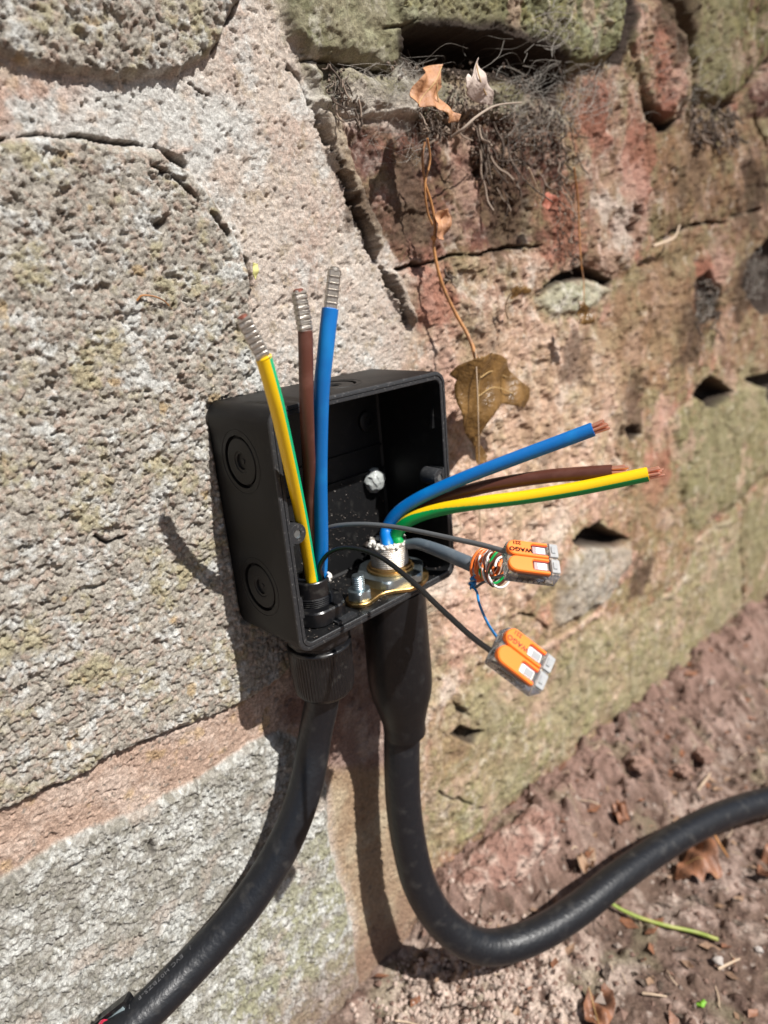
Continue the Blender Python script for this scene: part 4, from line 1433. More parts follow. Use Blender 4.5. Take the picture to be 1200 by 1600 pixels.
PW = [e + (.2, -.4, .6), pt(752, 876, 283), pt(748, 888, 281), pt(742, 899, 281), pt(737, 908, 282), pt(739, 915, 281)]
twisted(PW, .62, 3.0, 0, .5, M_SBLUE, 'fine blue wire dropping to the lower connector', [pt(745, 925, 276), pt(748, 940, 269), pt(755, 959, 257), pt(764, 977, 243), pt(777, 996, 229), pt(790, 1010, 219), pt(798, 1018, 216)])
twisted(PW, .62, 3.0, math.pi, .46, M_WHITEW, 'fine white wire twisted with the blue one')
twisted([pt(741, 903, 281), pt(739, 908, 281), pt(738, 913, 281), pt(740, 918, 280)], 1.25, 2.6, .6, .45, M_SBLUE, 'blue knot where the pair is tied')
fine([pt(735, 914, 281), pt(741, 919, 279), pt(750, 913, 277), pt(764, 905, 272), pt(780, 900, 266), pt(792, 897, 260), pt(806, 893, 254)], M_GREYW, 'fine grey wire looping into the upper connector', .55)
fine([e, pt(745, 868, 284), pt(751, 866, 283), pt(755, 874, 281), pt(751, 882, 280)], M_WHITEW, 'stub of white drain wire', .42)

# ------------------------------------------------------------------ writing helper
def text_mesh(name, body_, size, xf, mat, parent, extrude=.04, font_scale_x=1.0, spacing=1.0, bold=0.0, per_char=None):
    cu = bpy.data.curves.new(name, 'FONT')
    cu.body = body_
    cu.size = size
    cu.extrude = extrude
    cu.offset = bold
    cu.space_character = spacing
    cu.align_x = 'CENTER'
    cu.align_y = 'CENTER'
    cu.resolution_u = 4
    to = bpy.data.objects.new(name, cu)
    COL.objects.link(to)
    bpy.context.view_layer.update()
    me_ = bpy.data.meshes.new_from_object(to.evaluated_get(bpy.context.evaluated_depsgraph_get()))
    bpy.data.objects.remove(to)
    V = [xf(np.array([v.co.x * font_scale_x, v.co.y, v.co.z])) for v in me_.vertices]
    Fc = [list(p.vertices) for p in me_.polygons]
    return build(name, V, Fc, mat, parent, smooth=False)


# sheath print, wrapped on the cable (letters stand with their heads to the lower right)
Tn, Nn, Bn = pt_frames(CL)
arc = np.concatenate([[0], np.cumsum(np.linalg.norm(np.diff(CL, axis=0), axis=1))])
pc = [np.array([600 + F * (AX[0] @ (p - CAM)) / (AX[2] @ (p - CAM)), 800 + F * (AX[1] @ (p - CAM)) / (AX[2] @ (p - CAM))]) for p in CL]
i0 = int(np.argmin([abs(q[1] - 1545) + (0 if q[1] > 1100 else 900) for q in pc]))
s_mid = arc[i0]


def on_sheath(p):
    s_ = s_mid + p[0]
    i_ = int(np.clip(np.searchsorted(arc, s_) - 1, 0, len(CL) - 2))
    f_ = (s_ - arc[i_]) / (arc[i_ + 1] - arc[i_])
    c = CL[i_] * (1 - f_) + CL[i_ + 1] * f_
    t = CL[i_ + 1] - CL[i_]
    t /= np.linalg.norm(t)
    vw = CAM - c
    vw = vw - t * (vw @ t)
    vw /= np.linalg.norm(vw)
    up = np.cross(vw, t)          # towards letter tops
    ang = -.86 + p[1] / 7.9
    return c + (7.93 + p[2]) * (vw * math.cos(ang) + up * math.sin(ang))


text_mesh('print', '/   EVC H07BZ5-F   /', 2.9, on_sheath, M_PRINT, cabl, .03, 1.15, 1.1, per_char=True)

# ------------------------------------------------------------------ lever connectors
M_CLIPM = principled('bright_spring_metal', (.82, .80, .78), .35, .5)
def connector(c, L, Wd, faded, label):
    L = L / np.linalg.norm(L)
    Wd = Wd - L * (Wd @ L)
    Wd = Wd / np.linalg.norm(Wd)
    N = np.cross(L, Wd)
    if N @ AX[2] > 0:
        N = -N
    t = thing('lever_connector', c, label, 'connector', 'two-lever clear and orange connectors')

    def lw(p):        # local: x along L (0 wire side .. 18.5), y along Wd (0..13), z along N (0 bottom .. 8)
        return c + L * (p[0] - 9.2) + Wd * (p[1] - 6.5) + N * (p[2] - 6.0)
    # clear shell: side profile extruded across
    prof = [(0, 0), (18.3, 0), (18.3, 6.6), (17.2, 7.6), (14.6, 7.6), (14.2, 6.4), (1.2, 6.4), (0, 5.2)]
    shell = build('shell', *prism([(a_, b_) for a_, b_ in prof], 0, 13.0, lambda p: lw((p[0], p[2], p[1]))), M_CLEAR, t, smooth=False)
    fix_normals(shell)
    bv = shell.modifiers.new('bevel', 'BEVEL')
    bv.width = .00035
    bv.segments = 2
    # milky ledges and test slots at the far end
    for y0 in (.5, 7.0):
        mb = MB()
        mb.add(prism([(14.8, y0), (17.6, y0), (17.9, y0 + .5), (17.9, y0 + 5.0), (17.6, y0 + 5.5), (14.8, y0 + 5.5)], 7.4, 8.3, lw, bevel=.2))
        mb.add(prism([(15.3, y0 + 1.4), (16.6, y0 + 1.4), (16.6, y0 + 4.1), (15.3, y0 + 4.1)], 8.25, 8.7, lw, bevel=.15))
        o = mb.done('end_block', [M_LEDGE], t, 25)
        fix_normals(o)
    # metal and dark red parts seen through the shell
    for y0 in (.9, 7.0):
        o = build('clamp', *prism([(4.2, y0 + .8), (14.0, y0 + .8), (14.0, y0 + 4.2), (4.2, y0 + 4.2)], 2.6, 3.3, lw), M_CLIPM, t, smooth=False)
        fix_normals(o)
        o = build('spring', *prism([(8.7, y0 + .5), (13.9, y0 + .5), (13.9, y0 + 4.5), (8.7, y0 + 4.5)], 5.0, 6.9, lw, bevel=.4), principled('bright_clip', (.85, .83, .80) if faded else (.42, .31, .30), .3, .1 if faded else .8), t, smooth=25)
        fix_normals(o)
        o = build('carrier', *prism([(3.4, y0 + .2), (12.5, y0 + .2), (12.5, y0 + 4.8), (3.4, y0 + 4.8)], 4.3, 5.4, lw), M_REDIN if not faded else M_ORANGE, t, smooth=False)
        fix_normals(o)
    # scale of fine dark marks along the visible side
    mb = MB()
    for i in range(15):
        xx = 4.0 + i * .68
        hh = 1.2 + 1.4 * (i % 3 == 0) + rng.uniform(0, .8)
        mb.add(prism([(xx, 3.6 - hh), (xx + .3, 3.6 - hh), (xx + .3, 4.6), (xx, 4.6)], 13.01, 13.06, lambda p: lw((p[0], p[2], p[1]))))
    mb.done('side_print', [M_INK], t, False)
    # levers
    for j, y0 in enumerate((.15, 6.65)):
        w_ = 6.2
        out = []
        for k in range(9):                      # rounded wire-side end
            t_ = R(90 + 180 * k / 8)
            out.append((2.6 + 3.0 * math.cos(t_), y0 + w_ / 2 + (w_ / 2) * math.sin(t_)))
        e0 = [(14.4, y0), (14.4, y0 + 1.15), (8.9, y0 + 1.15), (8.3, y0 + 1.6), (8.3, y0 + w_ - 1.6), (8.9, y0 + w_ - 1.15), (14.4, y0 + w_ - 1.15), (14.4, y0 + w_)]
        poly = out + e0
        lv = build('lever', *prism(poly, 5.6, 7.75, lw, bevel=.35), M_ORANGE, t, smooth=25)
        fix_normals(lv)
        if j == 0:
            ink = M_INKG if faded else M_INK

            def xt(p, cx=0, cy=0):     # reads with the wires on the right
                return lw((cx - p[0], cy + p[1], 7.82 + p[2]))
            text_mesh('lettering', 'WAGO', 2.2, lambda p: xt(p, 4.3, 4.15), ink, lv, .06, 1.12, 1.08, .10 if not faded else .04)
            text_mesh('lettering', '221', 1.8, lambda p: xt(p, 3.0, 1.45), ink, lv, .06, 1.05, 1.1, .08 if not faded else .03)
    for y0 in (.15, 6.65):
        for yy in (1.15, 4.75):
            o = build('window_edge', *prism([(8.6, y0 + yy), (14.2, y0 + yy), (14.2, y0 + yy + .3), (8.6, y0 + yy + .3)], 6.9, 7.3, lw), M_REDIN, t, smooth=False)
            fix_normals(o)
        o = build('spring_slot', *prism([(10.2, y0 + 1.9), (13.4, y0 + 1.9), (13.4, y0 + 4.3), (10.2, y0 + 4.3)], 6.95, 7.05, lw), M_STEEL if not faded else M_LEDGE, t, smooth=False)
        fix_normals(o)
    # round wire entries
    for y0 in (3.2, 9.8):
        o = build('wire_entry', *lathe_closed([(1.6, -.05), (2.4, -.05), (2.4, .8), (1.6, .8)], lw((0, y0, 3.0)), L, 24), M_LEDGE, t)
    return t


connector(pt(833, 874, 240), CR * 1.0 + CD * .13 + AX[2] * .12, CD * .80 - AX[2] * .60 + CR * -.03, False, 'upper lever connector, upright one on the grey wire with crisp black lettering')
connector(pt(819, 1031, 214), CR * .80 + CD * .62 + AX[2] * .10, CD * .66 - AX[2] * .52 - CR * .50, True, 'lower lever connector hanging tilted on the black wire, lettering faded')

# ------------------------------------------------------------------ clip at the lower left
c0 = pt(186, 1592, 282)
clip = thing('cable_clip', c0, 'glossy black clip with a red and silver stud beside the cable, cut by the frame', 'clip')
KP = 284 / F


def cl(p):      # p in hundredths of the picture, laid out on the clip's own plane
    return pt(p[0], p[1], 284) - AX[2] * p[2]


M_CLIPF = principled('black_plate_sky_sheen', (.26, .32, .34), .3, .3)  # lighter blue-grey paints the sky's reflection into the clip face
o = build('clip_body', *prism([(130, 1612), (194, 1562), (198, 1564), (206, 1578), (203, 1584), (184, 1585), (168, 1594), (158, 1606), (150, 1620)], -5, 1.0, cl), M_BLACK, clip, smooth=25)
fix_normals(o)
o = build('clip_face', *prism([(140, 1614), (193, 1570), (201, 1577), (199, 1581), (181, 1582), (164, 1592), (152, 1606), (146, 1618)], 1.0, 1.7, cl), M_CLIPF, clip, smooth=25)
fix_normals(o)
build('clip_arch', *tube(spline([cl((150, 1612, 2)), cl((160, 1598, 3)), cl((174, 1588, 4)), cl((190, 1587, 3)), cl((203, 1592, 1)), cl((214, 1600, -2))], 8), 1.15, 12), M_BLACK, clip)
o = build('stud_ring', *lathe_closed([(2.0, 0), (3.0, 0), (3.0, 2.2), (2.0, 2.2)], cl((167, 1598, 2.0)), -AX[2], 28), principled('red_ring', (.5, .02, .06), .2), clip)
fix_normals(o)
o = build('stud', *lathe([(2.0, 0), (2.0, 2.4), (1.5, 3.0), (.001, 3.2)], cl((168, 1599, 2.0)), -AX[2], 28), M_STEEL, clip)
fix_normals(o)

# ------------------------------------------------------------------ leaves, vine, twigs
def leaf(name, outline, Y, mat, label, cat='leaf', curl=3.0, vein=None, group=None, ground=False, lift=1.0, seed=0, thick=.25, tilt=(0, 0), stem=None, fold=None):
    """blade filled between its outline points, bent and given thickness; outline from the photo set at its own distance"""
    P = [on_wall(a_, b_, Y) if not ground else on_ground(a_, b_, lift) for a_, b_ in outline]
    P = np.array(P)
    c = P.mean(0)
    ax1, ax2 = (0, 2) if not ground else (0, 1)
    oth = 1 if not ground else 2
    Q2 = P[:, [ax1, ax2]]
    lo, hi = Q2.min(0), Q2.max(0)
    st = max((hi - lo).max() / 26, .45)
    gx_ = np.arange(lo[0] - st, hi[0] + st * 2, st)
    gy_ = np.arange(lo[1] - st, hi[1] + st * 2, st)
    A_, B_2 = np.meshgrid(gx_, gy_, indexing='ij')
    S_ = sdf(Q2, A_.ravel(), B_2.ravel(), 1e3).reshape(A_.shape)
    # snap cells just outside the outline back on to it
    gxx, gyy = np.gradient(S_, st)
    nrm = np.hypot(gxx, gyy) + 1e-6
    out_ = (S_ < 0) & (S_ > -1.05 * st)
    A_s = np.where(out_, A_ - S_ * gxx / nrm, A_)
    B_s = np.where(out_, B_2 - S_ * gyy / nrm, B_2)
    ok = S_ > -1.05 * st
    ids = -np.ones(A_.shape, int)
    V = []
    sz = (hi - lo).max()
    for i in range(A_.shape[0]):
        for j in range(A_.shape[1]):
            if ok[i, j]:
                u, v = (A_s[i, j] - c[ax1]) / sz, (B_s[i, j] - c[ax2]) / sz
                bend = curl * (1.6 * u * u * 2 + .5 * math.sin(7 * u + 3 * v + seed) * .6 + .35 * math.sin(11 * v + seed * 2) + .25 * math.sin(17 * u - 9 * v + seed)) + tilt[0] * u * sz + tilt[1] * v * sz
                p = np.zeros(3)
                p[ax1], p[ax2] = A_s[i, j], B_s[i, j]
                p[oth] = P[:, oth].mean() + (-bend if not ground else bend)
                if fold:
                    dx_ = p[0] - on_wall(fold[0], 620, Y)[0]
                    p[oth] += (fold[1] if dx_ < 0 else fold[2]) * abs(dx_)
                ids[i, j] = len(V)
                V.append(p)
    Fc = []
    for i in range(A_.shape[0] - 1):
        for j in range(A_.shape[1] - 1):
            q = [ids[i, j], ids[i + 1, j], ids[i + 1, j + 1], ids[i, j + 1]]
            if sum(k >= 0 for k in q) >= 3:
                Fc.append([k for k in q if k >= 0])
    t = thing(name, c, label, cat, group)
    o = build('blade', V, Fc, mat, t)
    fix_normals(o)
    sm = o.modifiers.new('thickness', 'SOLIDIFY')
    sm.thickness = thick * .001
    if vein:
        for L_ in vein:
            VP = np.array([on_wall(a_, b_, Y) if not ground else on_ground(a_, b_, lift) for a_, b_ in L_])
            VV = np.array(V)
            for q in VP:
                k = np.argmin((VV[:, ax1] - q[ax1]) ** 2 + (VV[:, ax2] - q[ax2]) ** 2)
                q[oth] = VV[k, oth] + (-.18 if not ground else .18)
            build('vein', *tube(spline(VP, 5), .28, 6), M_VEIN, t)
    if stem:
        build('leaf_stalk', *tube(spline([np.array(q) for q in stem], 5), .45, 7), M_VINE, t)
    return t


leaf('dead_leaf', [(740, 556), (752, 551), (776, 553), (796, 566), (804, 580), (812, 596), (825, 606), (824, 622), (818, 639), (800, 634), (782, 630), (768, 640), (758, 658), (753, 680), (757, 694), (768, 700), (772, 714), (766, 730), (757, 726), (753, 706), (744, 688), (731, 660), (724, 632), (724, 602), (729, 584), (716, 586), (722, 572), (734, 562)],
     -26, M_LEAFB, 'large glossy brown holly leaf hanging on the vine beside the box', 'leaf', 5.5, [[(742, 558), (746, 600), (747, 650), (750, 690)], [(746, 590), (770, 580), (800, 590)], [(747, 620), (770, 605), (800, 615)]], 'dead leaves caught on the wall', seed=1.2, tilt=(.05, .08), fold=(746, .45, .10))
leaf('dead_leaf', [(668, 104), (680, 99), (694, 100), (690, 112), (688, 124), (690, 136), (686, 146), (688, 158), (690, 172), (702, 184), (700, 195), (688, 194), (684, 180), (674, 170), (660, 168), (648, 166), (644, 150), (648, 134), (656, 120), (664, 112)],
     -26, M_LEAFT, 'curled tan leaf at the top of the vine', 'leaf', 4.0, [[(692, 104), (676, 130), (664, 150), (652, 164)], [(680, 130), (684, 160), (694, 188)]], 'dead leaves caught on the wall', seed=2.6, tilt=(.25, -.2))
leaf('dead_leaf', [(741, 92), (748, 110), (756, 124), (764, 140), (774, 152), (776, 162), (764, 163), (752, 158), (742, 156), (730, 144), (718, 140), (716, 126), (722, 118), (728, 126), (734, 112), (738, 102)],
     -24, M_LEAFP, 'pale torn grey leaf below the dark hollow', 'leaf', 3.5, [[(740, 100), (744, 130), (770, 158)]], 'dead leaves caught on the wall', seed=.7, tilt=(-.15, .2))
leaf('dead_leaf', [(684, 330), (696, 326), (702, 344), (700, 362), (690, 376), (680, 372), (678, 350)], -14, M_LEAFT, 'small tan leaf half way down the vine', 'leaf', 2.5, None, 'dead leaves caught on the wall', seed=4.2)
leaf('dead_leaf', [(846, 304), (858, 300), (868, 312), (862, 322), (852, 330), (846, 318)], -14, M_LEAFR, 'small red leaf scrap under the hanging roots', 'leaf', 2.0, None, 'dead leaves caught on the wall', seed=3.1)
leaf('dead_leaf', [(904, 468), (912, 474), (920, 490), (922, 504), (910, 509), (902, 500), (900, 482)], -20, M_LEAFB, 'small brown leaf dangling over the whitish wedge stone', 'leaf', 2.5, None, 'dead leaves caught on the wall', seed=5.5)
leaf('dead_leaf', [(796, 452), (806, 446), (820, 448), (826, 458), (812, 460), (804, 468), (798, 462)], -14, M_LEAFB, 'tiny curled brown leaf right of the vine', 'leaf', 3, None, 'dead leaves caught on the wall', seed=6.5)

# vine
VP = [pt_ for pt_ in [on_wall(664, 222, -16), on_wall(660, 245, -15), on_wall(664, 285, -13), on_wall(674, 318, -12), on_wall(680, 352, -12), on_wall(678, 385, -11), on_wall(684, 420, -12), on_wall(694, 452, -13), on_wall(712, 490, -16), on_wall(728, 518, -20), on_wall(738, 540, -24), on_wall(743, 560, -26.8)]]
vine = thing('dry_vine', VP[0], 'dry orange brown vine stem hanging from the ledge to the large leaf', 'vine')
C = spline(VP, 8)
build('stem', *tube(C, np.linspace(.55, 1.05, len(C)), 10), M_VINE, vine)
C = spline([on_wall(668, 216, -17), on_wall(672, 250, -15), on_wall(664, 290, -14), on_wall(668, 330, -12), on_wall(676, 352, -12)], 8)
build('side_stem', *tube(C, .5, 8), M_VINE, vine)
C = spline([on_wall(743, 545, -27), on_wall(746, 610, -30), on_wall(748, 690, -29), on_wall(749, 760, -22), on_wall(750, 850, -14)], 8)
o = build('dead_thread', *tube(C, .28, 6), M_THREAD, vine)
o = build('node', *lathe([(.001, -1.4), (1.1, -.9), (1.5, 0), (1.1, .9), (.001, 1.4)], on_wall(678, 372, -12.5), (0, 0, 1), 10), M_VINE, vine)


def twig(name, pts, r, mat, label, cat='twig', group=None, taper=True):
    C_ = spline(pts, 8)
    rr_ = np.linspace(r, r * (.5 if taper else 1), len(C_))
    o_ = build(name, *tube(C_, rr_, 9), mat)
    rebase(o_, C_[0])
    tag(o_, label, cat, group)
    return o_


twig('dry_root', [on_wall(706, 214, -18), on_wall(725, 200, -24), on_wall(745, 182, -26), on_wall(775, 165, -24), on_wall(815, 160, -20)], .75, principled('grey_root', (.30, .24, .19), .8), 'arched pale grey root crossing below the pale leaf')
twig('pine_needle', [on_wall(826, 262, -16), on_wall(838, 290, -14), on_wall(850, 322, -10)], .5, M_THREAD, 'straight straw coloured needle above the red leaf scrap')
twig('dry_root', [on_wall(897, 262, -14), on_wall(903, 310, -12), on_wall(905, 360, -12), on_wall(908, 410, -14), on_wall(912, 440, -16), on_wall(912, 472, -19)], .6, M_VINE, 'thin brown root hanging down to the small dangling leaf')
twig('dry_root', [on_wall(794, 498, -7), on_wall(790, 480, -10), on_wall(796, 462, -13), on_wall(808, 450, -12)], .6, M_THREAD, 'hooked straw root right of the vine')
twig('curved_twig', [on_face(214, 470, 1.0), on_face(222, 462, 1.8), on_face(240, 463, 2.4), on_face(256, 470, 1.8), on_face(268, 482, .8)], .42, M_VINE, 'small curved orange twig stuck on the pitted grey block')
twig('dry_root', [on_face(830, 375, 3), on_wall(1020, 385, -9), on_wall(1052, 372, -10), on_wall(1062, 352, -9)][1:], 1.3, M_THREAD, 'pale root stub in the joint under the tan brown block')
leaf('lichen_flake', [(394, 410), (402, 412), (403, 424), (400, 438), (395, 428)], -3, principled('yellow_lichen_flake', (.55, .52, .20), .8), 'tiny pale yellow flake at the rim of the pitted block', 'flake', .8, None, None, seed=1)
leaf('lichen_patch', [(222, 1548), (230, 1545), (234, 1553), (228, 1562), (220, 1558)], -3, principled('yellow_lichen', (.50, .45, .06), .9, bump=(900, .0008)), 'small bright yellow lichen patch beside the lower left cable', 'lichen', .5, None, None, seed=2)

# roots and rubbish hanging from the ledge: uncountable
mb = MB()
def strand(p0, length, r, wig, mat=0, down=1.6, out=0.0):
    P_ = [np.array(p0, float)]
    d_ = np.array([rng.normal() * .5, -abs(rng.normal()) * .3 - out, -down])
    for _ in range(5):
        d_ = d_ + rng.normal(size=3) * wig
        d_ /= np.linalg.norm(d_)
        P_.append(P_[-1] + d_ * length / 5)
    mb.add(tube(spline(P_, 3), r, 5), mat)
for (x0, x1, y0, y1, cnt, ln, rad) in ((655, 700, 165, 205, 40, 7, .28), (740, 775, 190, 230, 34, 24, .42), (775, 815, 200, 300, 34, 22, .36), (820, 900, 180, 300, 60, 16, .26), (790, 880, 150, 190, 50, 9, .22), (870, 903, 220, 420, 60, 12, .26),
                                      (1078, 1150, 165, 225, 150, 12, .6), (508, 545, 95, 165, 60, 7, .25), (1086, 1125, 430, 515, 50, 14, .5), (700, 735, 120, 200, 50, 9, .35), (552, 572, 145, 190, 20, 6, .3), (690, 708, 420, 450, 16, 5, .4)):
    for _ in range(cnt):
        px_, py_ = rng.uniform(x0, x1), rng.uniform(y0, y1)
        if rng.random() < .52:
            continue
        p0 = on_face(px_, py_, rng.uniform(1, 5))
        strand(p0, ln * rng.uniform(.4, 1.5), rad * rng.uniform(.4, 1.9), .34, 0 if rng.random() < .75 else 1)
for (x0, x1, y0, y1, cnt, s0_) in ((655, 702, 160, 212, 260, .9), (735, 880, 165, 260, 620, .95), (735, 900, 120, 175, 260, .7), (700, 740, 110, 200, 120, .8), (1078, 1150, 160, 225, 170, 1.6), (600, 880, 96, 125, 110, .8), (865, 905, 230, 420, 120, .8), (1085, 1125, 440, 515, 70, 1.5), (510, 540, 100, 160, 60, .7)):
    for _ in range(cnt):
        p0 = on_face(rng.uniform(x0, x1), rng.uniform(y0, y1), rng.uniform(-.3, 2.5))
        crumb(tuple(p0), s0_ * rng.uniform(.3, 1.4), 0 if rng.random() < .6 else 1)
o = mb.done('root_debris', [M_ROOT, principled('pale_root', (.22, .165, .125), .85)], smooth=True)
o['kind'] = 'stuff'
o['label'] = 'matted dry roots and dirt hanging from the ledge and joints'

# cobwebs
mb = MB()
def web(x0, x1, y0, y1, cnt, sag, r0=.07, lift=(2, 12)):
    for _ in range(cnt):
        a_ = on_face(rng.uniform(x0, x1), rng.uniform(y0, y1), rng.uniform(*lift))
        b_ = on_face(rng.uniform(x0, x1), rng.uniform(y0, y1), rng.uniform(*lift))
        if np.linalg.norm(a_ - b_) > 40:
            b_ = a_ + (b_ - a_) * 40 / np.linalg.norm(a_ - b_)
        m1 = a_ * .66 + b_ * .34 + rng.normal(size=3) * sag
        m2 = a_ * .34 + b_ * .66 + rng.normal(size=3) * sag
        mb.add(tube(spline([a_, m1, m2, b_], 4), r0 * rng.uniform(.6, 1.8), 4, caps=False))
web(770, 900, 85, 150, 70, 2.2, .06)
web(780, 905, 120, 240, 70, 2.4, .06)
web(600, 700, 92, 180, 60, 1.8, .05)
web(490, 660, 95, 185, 60, 1.6, .06, (.5, 4))
web(830, 900, 10, 90, 40, 2.5, .10, (.5, 2.5))
web(870, 960, 90, 200, 90, 2.0, .08, (.5, 4))
web(1160, 1200, 375, 470, 50, 3, .12)
web(1086, 1125, 440, 510, 40, 2.5, .12)
web(560, 700, 180, 260, 40, 1.5, .06, (.5, 4))
web(610, 860, 60, 120, 16, 2, .05, (2, 22))
web(1000, 1160, 60, 200, 50, 2.5, .1, (.5, 4))
o = mb.done('cobweb', [M_WEB], smooth=True)
o['kind'] = 'stuff'
o['label'] = 'dusty cobweb threads strung across the hollow and ledge'

# ------------------------------------------------------------------ on the ground
leaf('dead_leaf', [(1054, 1372), (1058, 1350), (1072, 1338), (1078, 1318), (1092, 1310), (1108, 1314), (1118, 1330), (1122, 1350), (1130, 1362), (1120, 1370), (1104, 1366), (1098, 1378), (1084, 1372), (1076, 1384), (1064, 1380)],
     0, M_LEAFG, 'lobed rusty brown leaf on the soil behind the cable', 'leaf', 9, [[(1122, 1366), (1096, 1345), (1070, 1350)]], 'dead leaves on the soil', True, 5, 1.0)
leaf('dead_leaf', [(912, 1570), (918, 1546), (930, 1556), (944, 1540), (958, 1552), (962, 1580), (950, 1610), (928, 1612), (914, 1596)], 0, M_LEAFG, 'brown leaf split by a pale vein, cut by the bottom of the frame', 'leaf', 6, [[(920, 1546), (930, 1580), (936, 1606)]], 'dead leaves on the soil', True, 4, 2.0)
leaf('dead_leaf', [(900, 1350), (906, 1330), (918, 1324), (930, 1330), (932, 1350), (922, 1366), (908, 1364)], 0, M_LEAFD, 'curled tan leaf touching the far side of the cable', 'leaf', 9, None, 'dead leaves on the soil', True, 5, 3.0)
leaf('dead_leaf', [(952, 1268), (964, 1250), (976, 1262), (984, 1280), (972, 1292), (958, 1290)], 0, M_LEAFG, 'small brown leaf on the bank above the cable', 'leaf', 7, None, 'dead leaves on the soil', True, 5, 4.0)
leaf('dead_leaf', [(1180, 1372), (1186, 1340), (1198, 1322), (1220, 1330), (1230, 1360), (1210, 1385)], 0, M_LEAFG, 'brown leaf half out of frame right of the lobed leaf', 'leaf', 8, None, 'dead leaves on the soil', True, 5, 5.0)
leaf('green_leaf', [(1088, 1568), (1096, 1564), (1104, 1567), (1100, 1573), (1091, 1573)], 0, principled('fresh_green_leaf', (.16, .36, .03), .5), 'tiny fresh green leaf on the dark soil', 'leaf', 1.5, None, None, True, 2.5, 1.0)


def gpt(px_, py_, up):
    p = on_ground(px_, py_, 0)
    for _ in range(4):
        p = on_level(px_, py_, gz_at(p[0], p[1]) + up)
    return p


twig('green_stalk', [gpt(938, 1398, 7), gpt(965, 1418, 6), gpt(1000, 1434, 5), gpt(1040, 1446, 4), gpt(1085, 1456, 4), gpt(1122, 1468, 3)], 1.25, M_GSTALK, 'fresh yellow green stalk lying on the soil below the cable', 'stalk', taper=False)
twig('orange_twig', [gpt(1112, 1298, 12), gpt(1124, 1318, 12), gpt(1138, 1340, 8)], 1.2, M_VINE, 'short orange twig behind the lobed leaf')
twig('dry_twig', [gpt(1122, 1514, 2), gpt(1140, 1505, 3), gpt(1156, 1498, 2)], 1.0, M_THREAD, 'straw coloured twig on the dark soil at the lower right')
twig('dry_twig', [gpt(1004, 1552, 2), gpt(1022, 1554, 3), gpt(1042, 1557, 2)], .9, M_THREAD, 'pale twig on the soil right of the split leaf')
twig('dry_twig', [gpt(1090, 1235, 3), gpt(1100, 1222, 5), gpt(1110, 1208, 4)], 1.3, M_THREAD, 'straw coloured twig on the bank beyond the cable')
for (px_, py_, s_, lb) in ((1122, 1500, 3.0, 'small white pebble beside the straw twig'), (1186, 1484, 2.4, 'small white pebble near the right edge'), (1068, 1205, 7, 'pinkish rounded stone on the bank beyond the cable'), (1100, 1180, 9, 'pale lump of stone high on the bank'), (1000, 1195, 8, 'rusty pink stone at the foot of the wall')):
    p = gpt(px_, py_, s_ * .4)
    V, Fc = lathe([(math.cos(t_) * s_, math.sin(t_) * s_ * .7) for t_ in np.linspace(-1.5, 1.5, 9)], p, (.1, .2, 1), 14)
    V = [np.array(v) + (np.array(v) - p) * (.22 * math.sin(v[0] * 5 / s_ + 1.3 * v[1]) + .15 * math.sin(v[2] * 4 / s_ + v[0]) + .07 * rng.normal()) for v in V]
    o = build('pebble', V, Fc, principled('pebble_stone', (.40, .36, .33) if s_ < 5 else (.24, .15, .115), .9, bump=(500, .001)))
    rebase(o, p)
    tag(o, lb, 'pebble')
# sloping red stone at the foot of the wall
p0_, p1_ = gpt(690, 1440, 4), gpt(862, 1292, 4)
p0_[1] = max(p0_[1], -42); p1_[1] = max(p1_[1], -30)
cc_ = (p0_ + p1_) / 2
dr_ = (p1_ - p0_) / np.linalg.norm(p1_ - p0_)
pr_ = np.cross([0, 0, 1.0], dr_)
hl_ = np.linalg.norm(p1_ - p0_) / 2
V, Fc = [], []
NU, NV = 34, 40
for i_ in range(NU + 1):
    th_ = math.pi * i_ / NU
    for j_ in range(NV):
        ph_ = 2 * math.pi * j_ / NV
        q_ = np.array([math.cos(th_), math.sin(th_) * math.cos(ph_), math.sin(th_) * math.sin(ph_)])
        q_ = np.sign(q_) * np.abs(q_) ** .72
        f_ = 1 + .09 * math.sin(3.1 * q_[0] * 2 + 4 * q_[1]) + .05 * math.sin(9 * q_[0] - 7 * q_[2]) + .02 * rng.normal()
        V.append(cc_ + dr_ * q_[0] * hl_ * f_ + pr_ * q_[1] * 15 * f_ + np.array([0, 0, 1.0]) * q_[2] * 25 * f_)
for i_ in range(NU):
    for j_ in range(NV):
        Fc.append([i_ * NV + j_, i_ * NV + (j_ + 1) % NV, (i_ + 1) * NV + (j_ + 1) % NV, (i_ + 1) * NV + j_])
o = build('rock', V, Fc, principled('red_rock', (.26, .145, .11), .9, bump=(150, .012), spots=((.45, .33, .27), 75, .48, .62, 0)))
fix_normals(o)
rebase(o, cc_)
tag(o, 'long red stone lying along the foot of the wall inside the bend of the cable', 'stone')
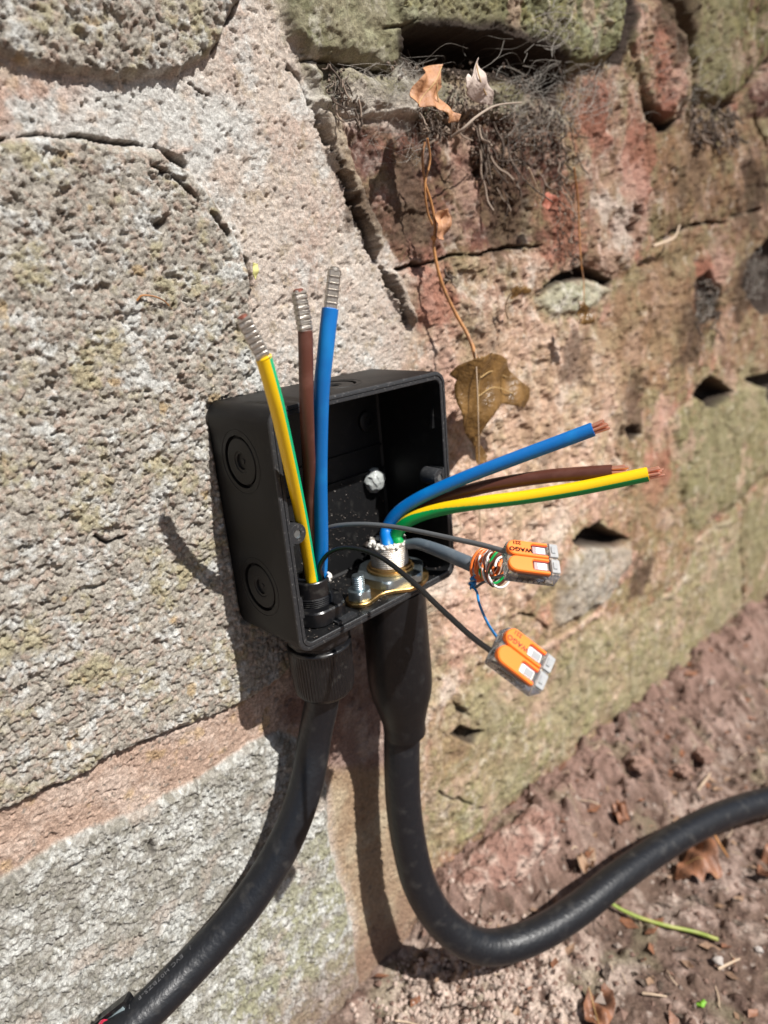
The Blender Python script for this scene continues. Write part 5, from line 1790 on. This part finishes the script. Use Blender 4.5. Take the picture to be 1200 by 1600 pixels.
# crumbs of soil and grit: uncountable
mb = MB()
for _ in range(2300):
    X_, Y_ = rng.uniform(20, 520), -abs(rng.uniform(0, 260))
    s_ = rng.uniform(.35, 1.0) ** 2 * (2.4 if rng.random() < .93 else 4.5)
    crumb((X_, Y_, gz_at(X_, Y_) + s_ * .25), s_, 0 if rng.random() < .82 else (1 if rng.random() < .2 else 2))
for _ in range(2000):
    p = gpt(745 + 85 * rng.normal(), 1560 + 45 * rng.normal(), 0)
    if p[1] > -4:
        continue
    s_ = rng.uniform(.3, 1.15) ** 2 * 1.5
    crumb((p[0], p[1], p[2] + s_ * .3), s_, 1 if rng.random() < .6 else (2 if rng.random() < .6 else 0))
o = mb.done('grit', [principled('soil_crumb', (.17, .105, .08), .95), principled('pale_crumb', (.44, .34, .285), .9), principled('grey_crumb', (.27, .215, .18), .9)], smooth=True)
o['kind'] = 'stuff'
o['label'] = 'loose crumbs of soil and pale grit on the ground'
mb = MB()
for _ in range(420):
    X_, Y_ = rng.uniform(40, 620), -abs(rng.uniform(0, 260))
    z_ = gz_at(X_, Y_)
    L_ = rng.uniform(1.5, 5.5) * (1.7 if rng.random() < .12 else 1)
    a_ = rng.uniform(0, 6.28)
    u_1, u_2 = np.array([math.cos(a_), math.sin(a_), rng.uniform(-.3, .5)]), np.array([-math.sin(a_), math.cos(a_), rng.uniform(-.2, .4)])
    c_ = np.array([X_, Y_, z_ + 1.2])
    q = [c_ - u_1 * L_, c_ - u_1 * L_ * .2 + u_2 * L_ * .55 + (0, 0, .8), c_ + u_1 * L_ + (0, 0, rng.uniform(0, 2)), c_ + u_1 * L_ * .3 - u_2 * L_ * .5 + (0, 0, rng.uniform(0, 1.5)), c_ + (0, 0, rng.uniform(-.6, 1.0))]
    q = q + [p - np.array([0, 0, .3]) for p in q]
    mb.add((q, [(0, 1, 4), (1, 2, 4), (2, 3, 4), (3, 0, 4), (6, 5, 9), (7, 6, 9), (8, 7, 9), (5, 8, 9), (0, 5, 6, 1), (1, 6, 7, 2), (2, 7, 8, 3), (3, 8, 5, 0)]), int(rng.integers(0, 3)))
o = mb.done('leaf_litter', [M_LEAFG, M_LEAFD, M_ROOT], smooth=False)
o['kind'] = 'stuff'
o['label'] = 'broken bits of dead leaf scattered on the soil'
mb = MB()
for _ in range(260):
    X_, Y_ = rng.uniform(40, 520), -rng.uniform(0, 240)
    z_ = gz_at(X_, Y_) + 1.5
    a_ = rng.uniform(0, 6.28)
    L_ = rng.uniform(4, 16)
    d_ = np.array([math.cos(a_), math.sin(a_), rng.uniform(-.1, .25)])
    p0 = np.array([X_, Y_, z_])
    mb.add(tube(spline([p0, p0 + d_ * L_ * .5 + rng.normal(size=3) * .8, p0 + d_ * L_], 3), rng.uniform(.2, .55), 5), 0 if rng.random() < .5 else 1)
o = mb.done('dry_litter', [M_ROOT, M_THREAD], smooth=True)
o['kind'] = 'stuff'
o['label'] = 'fine dry stems scattered over the soil'
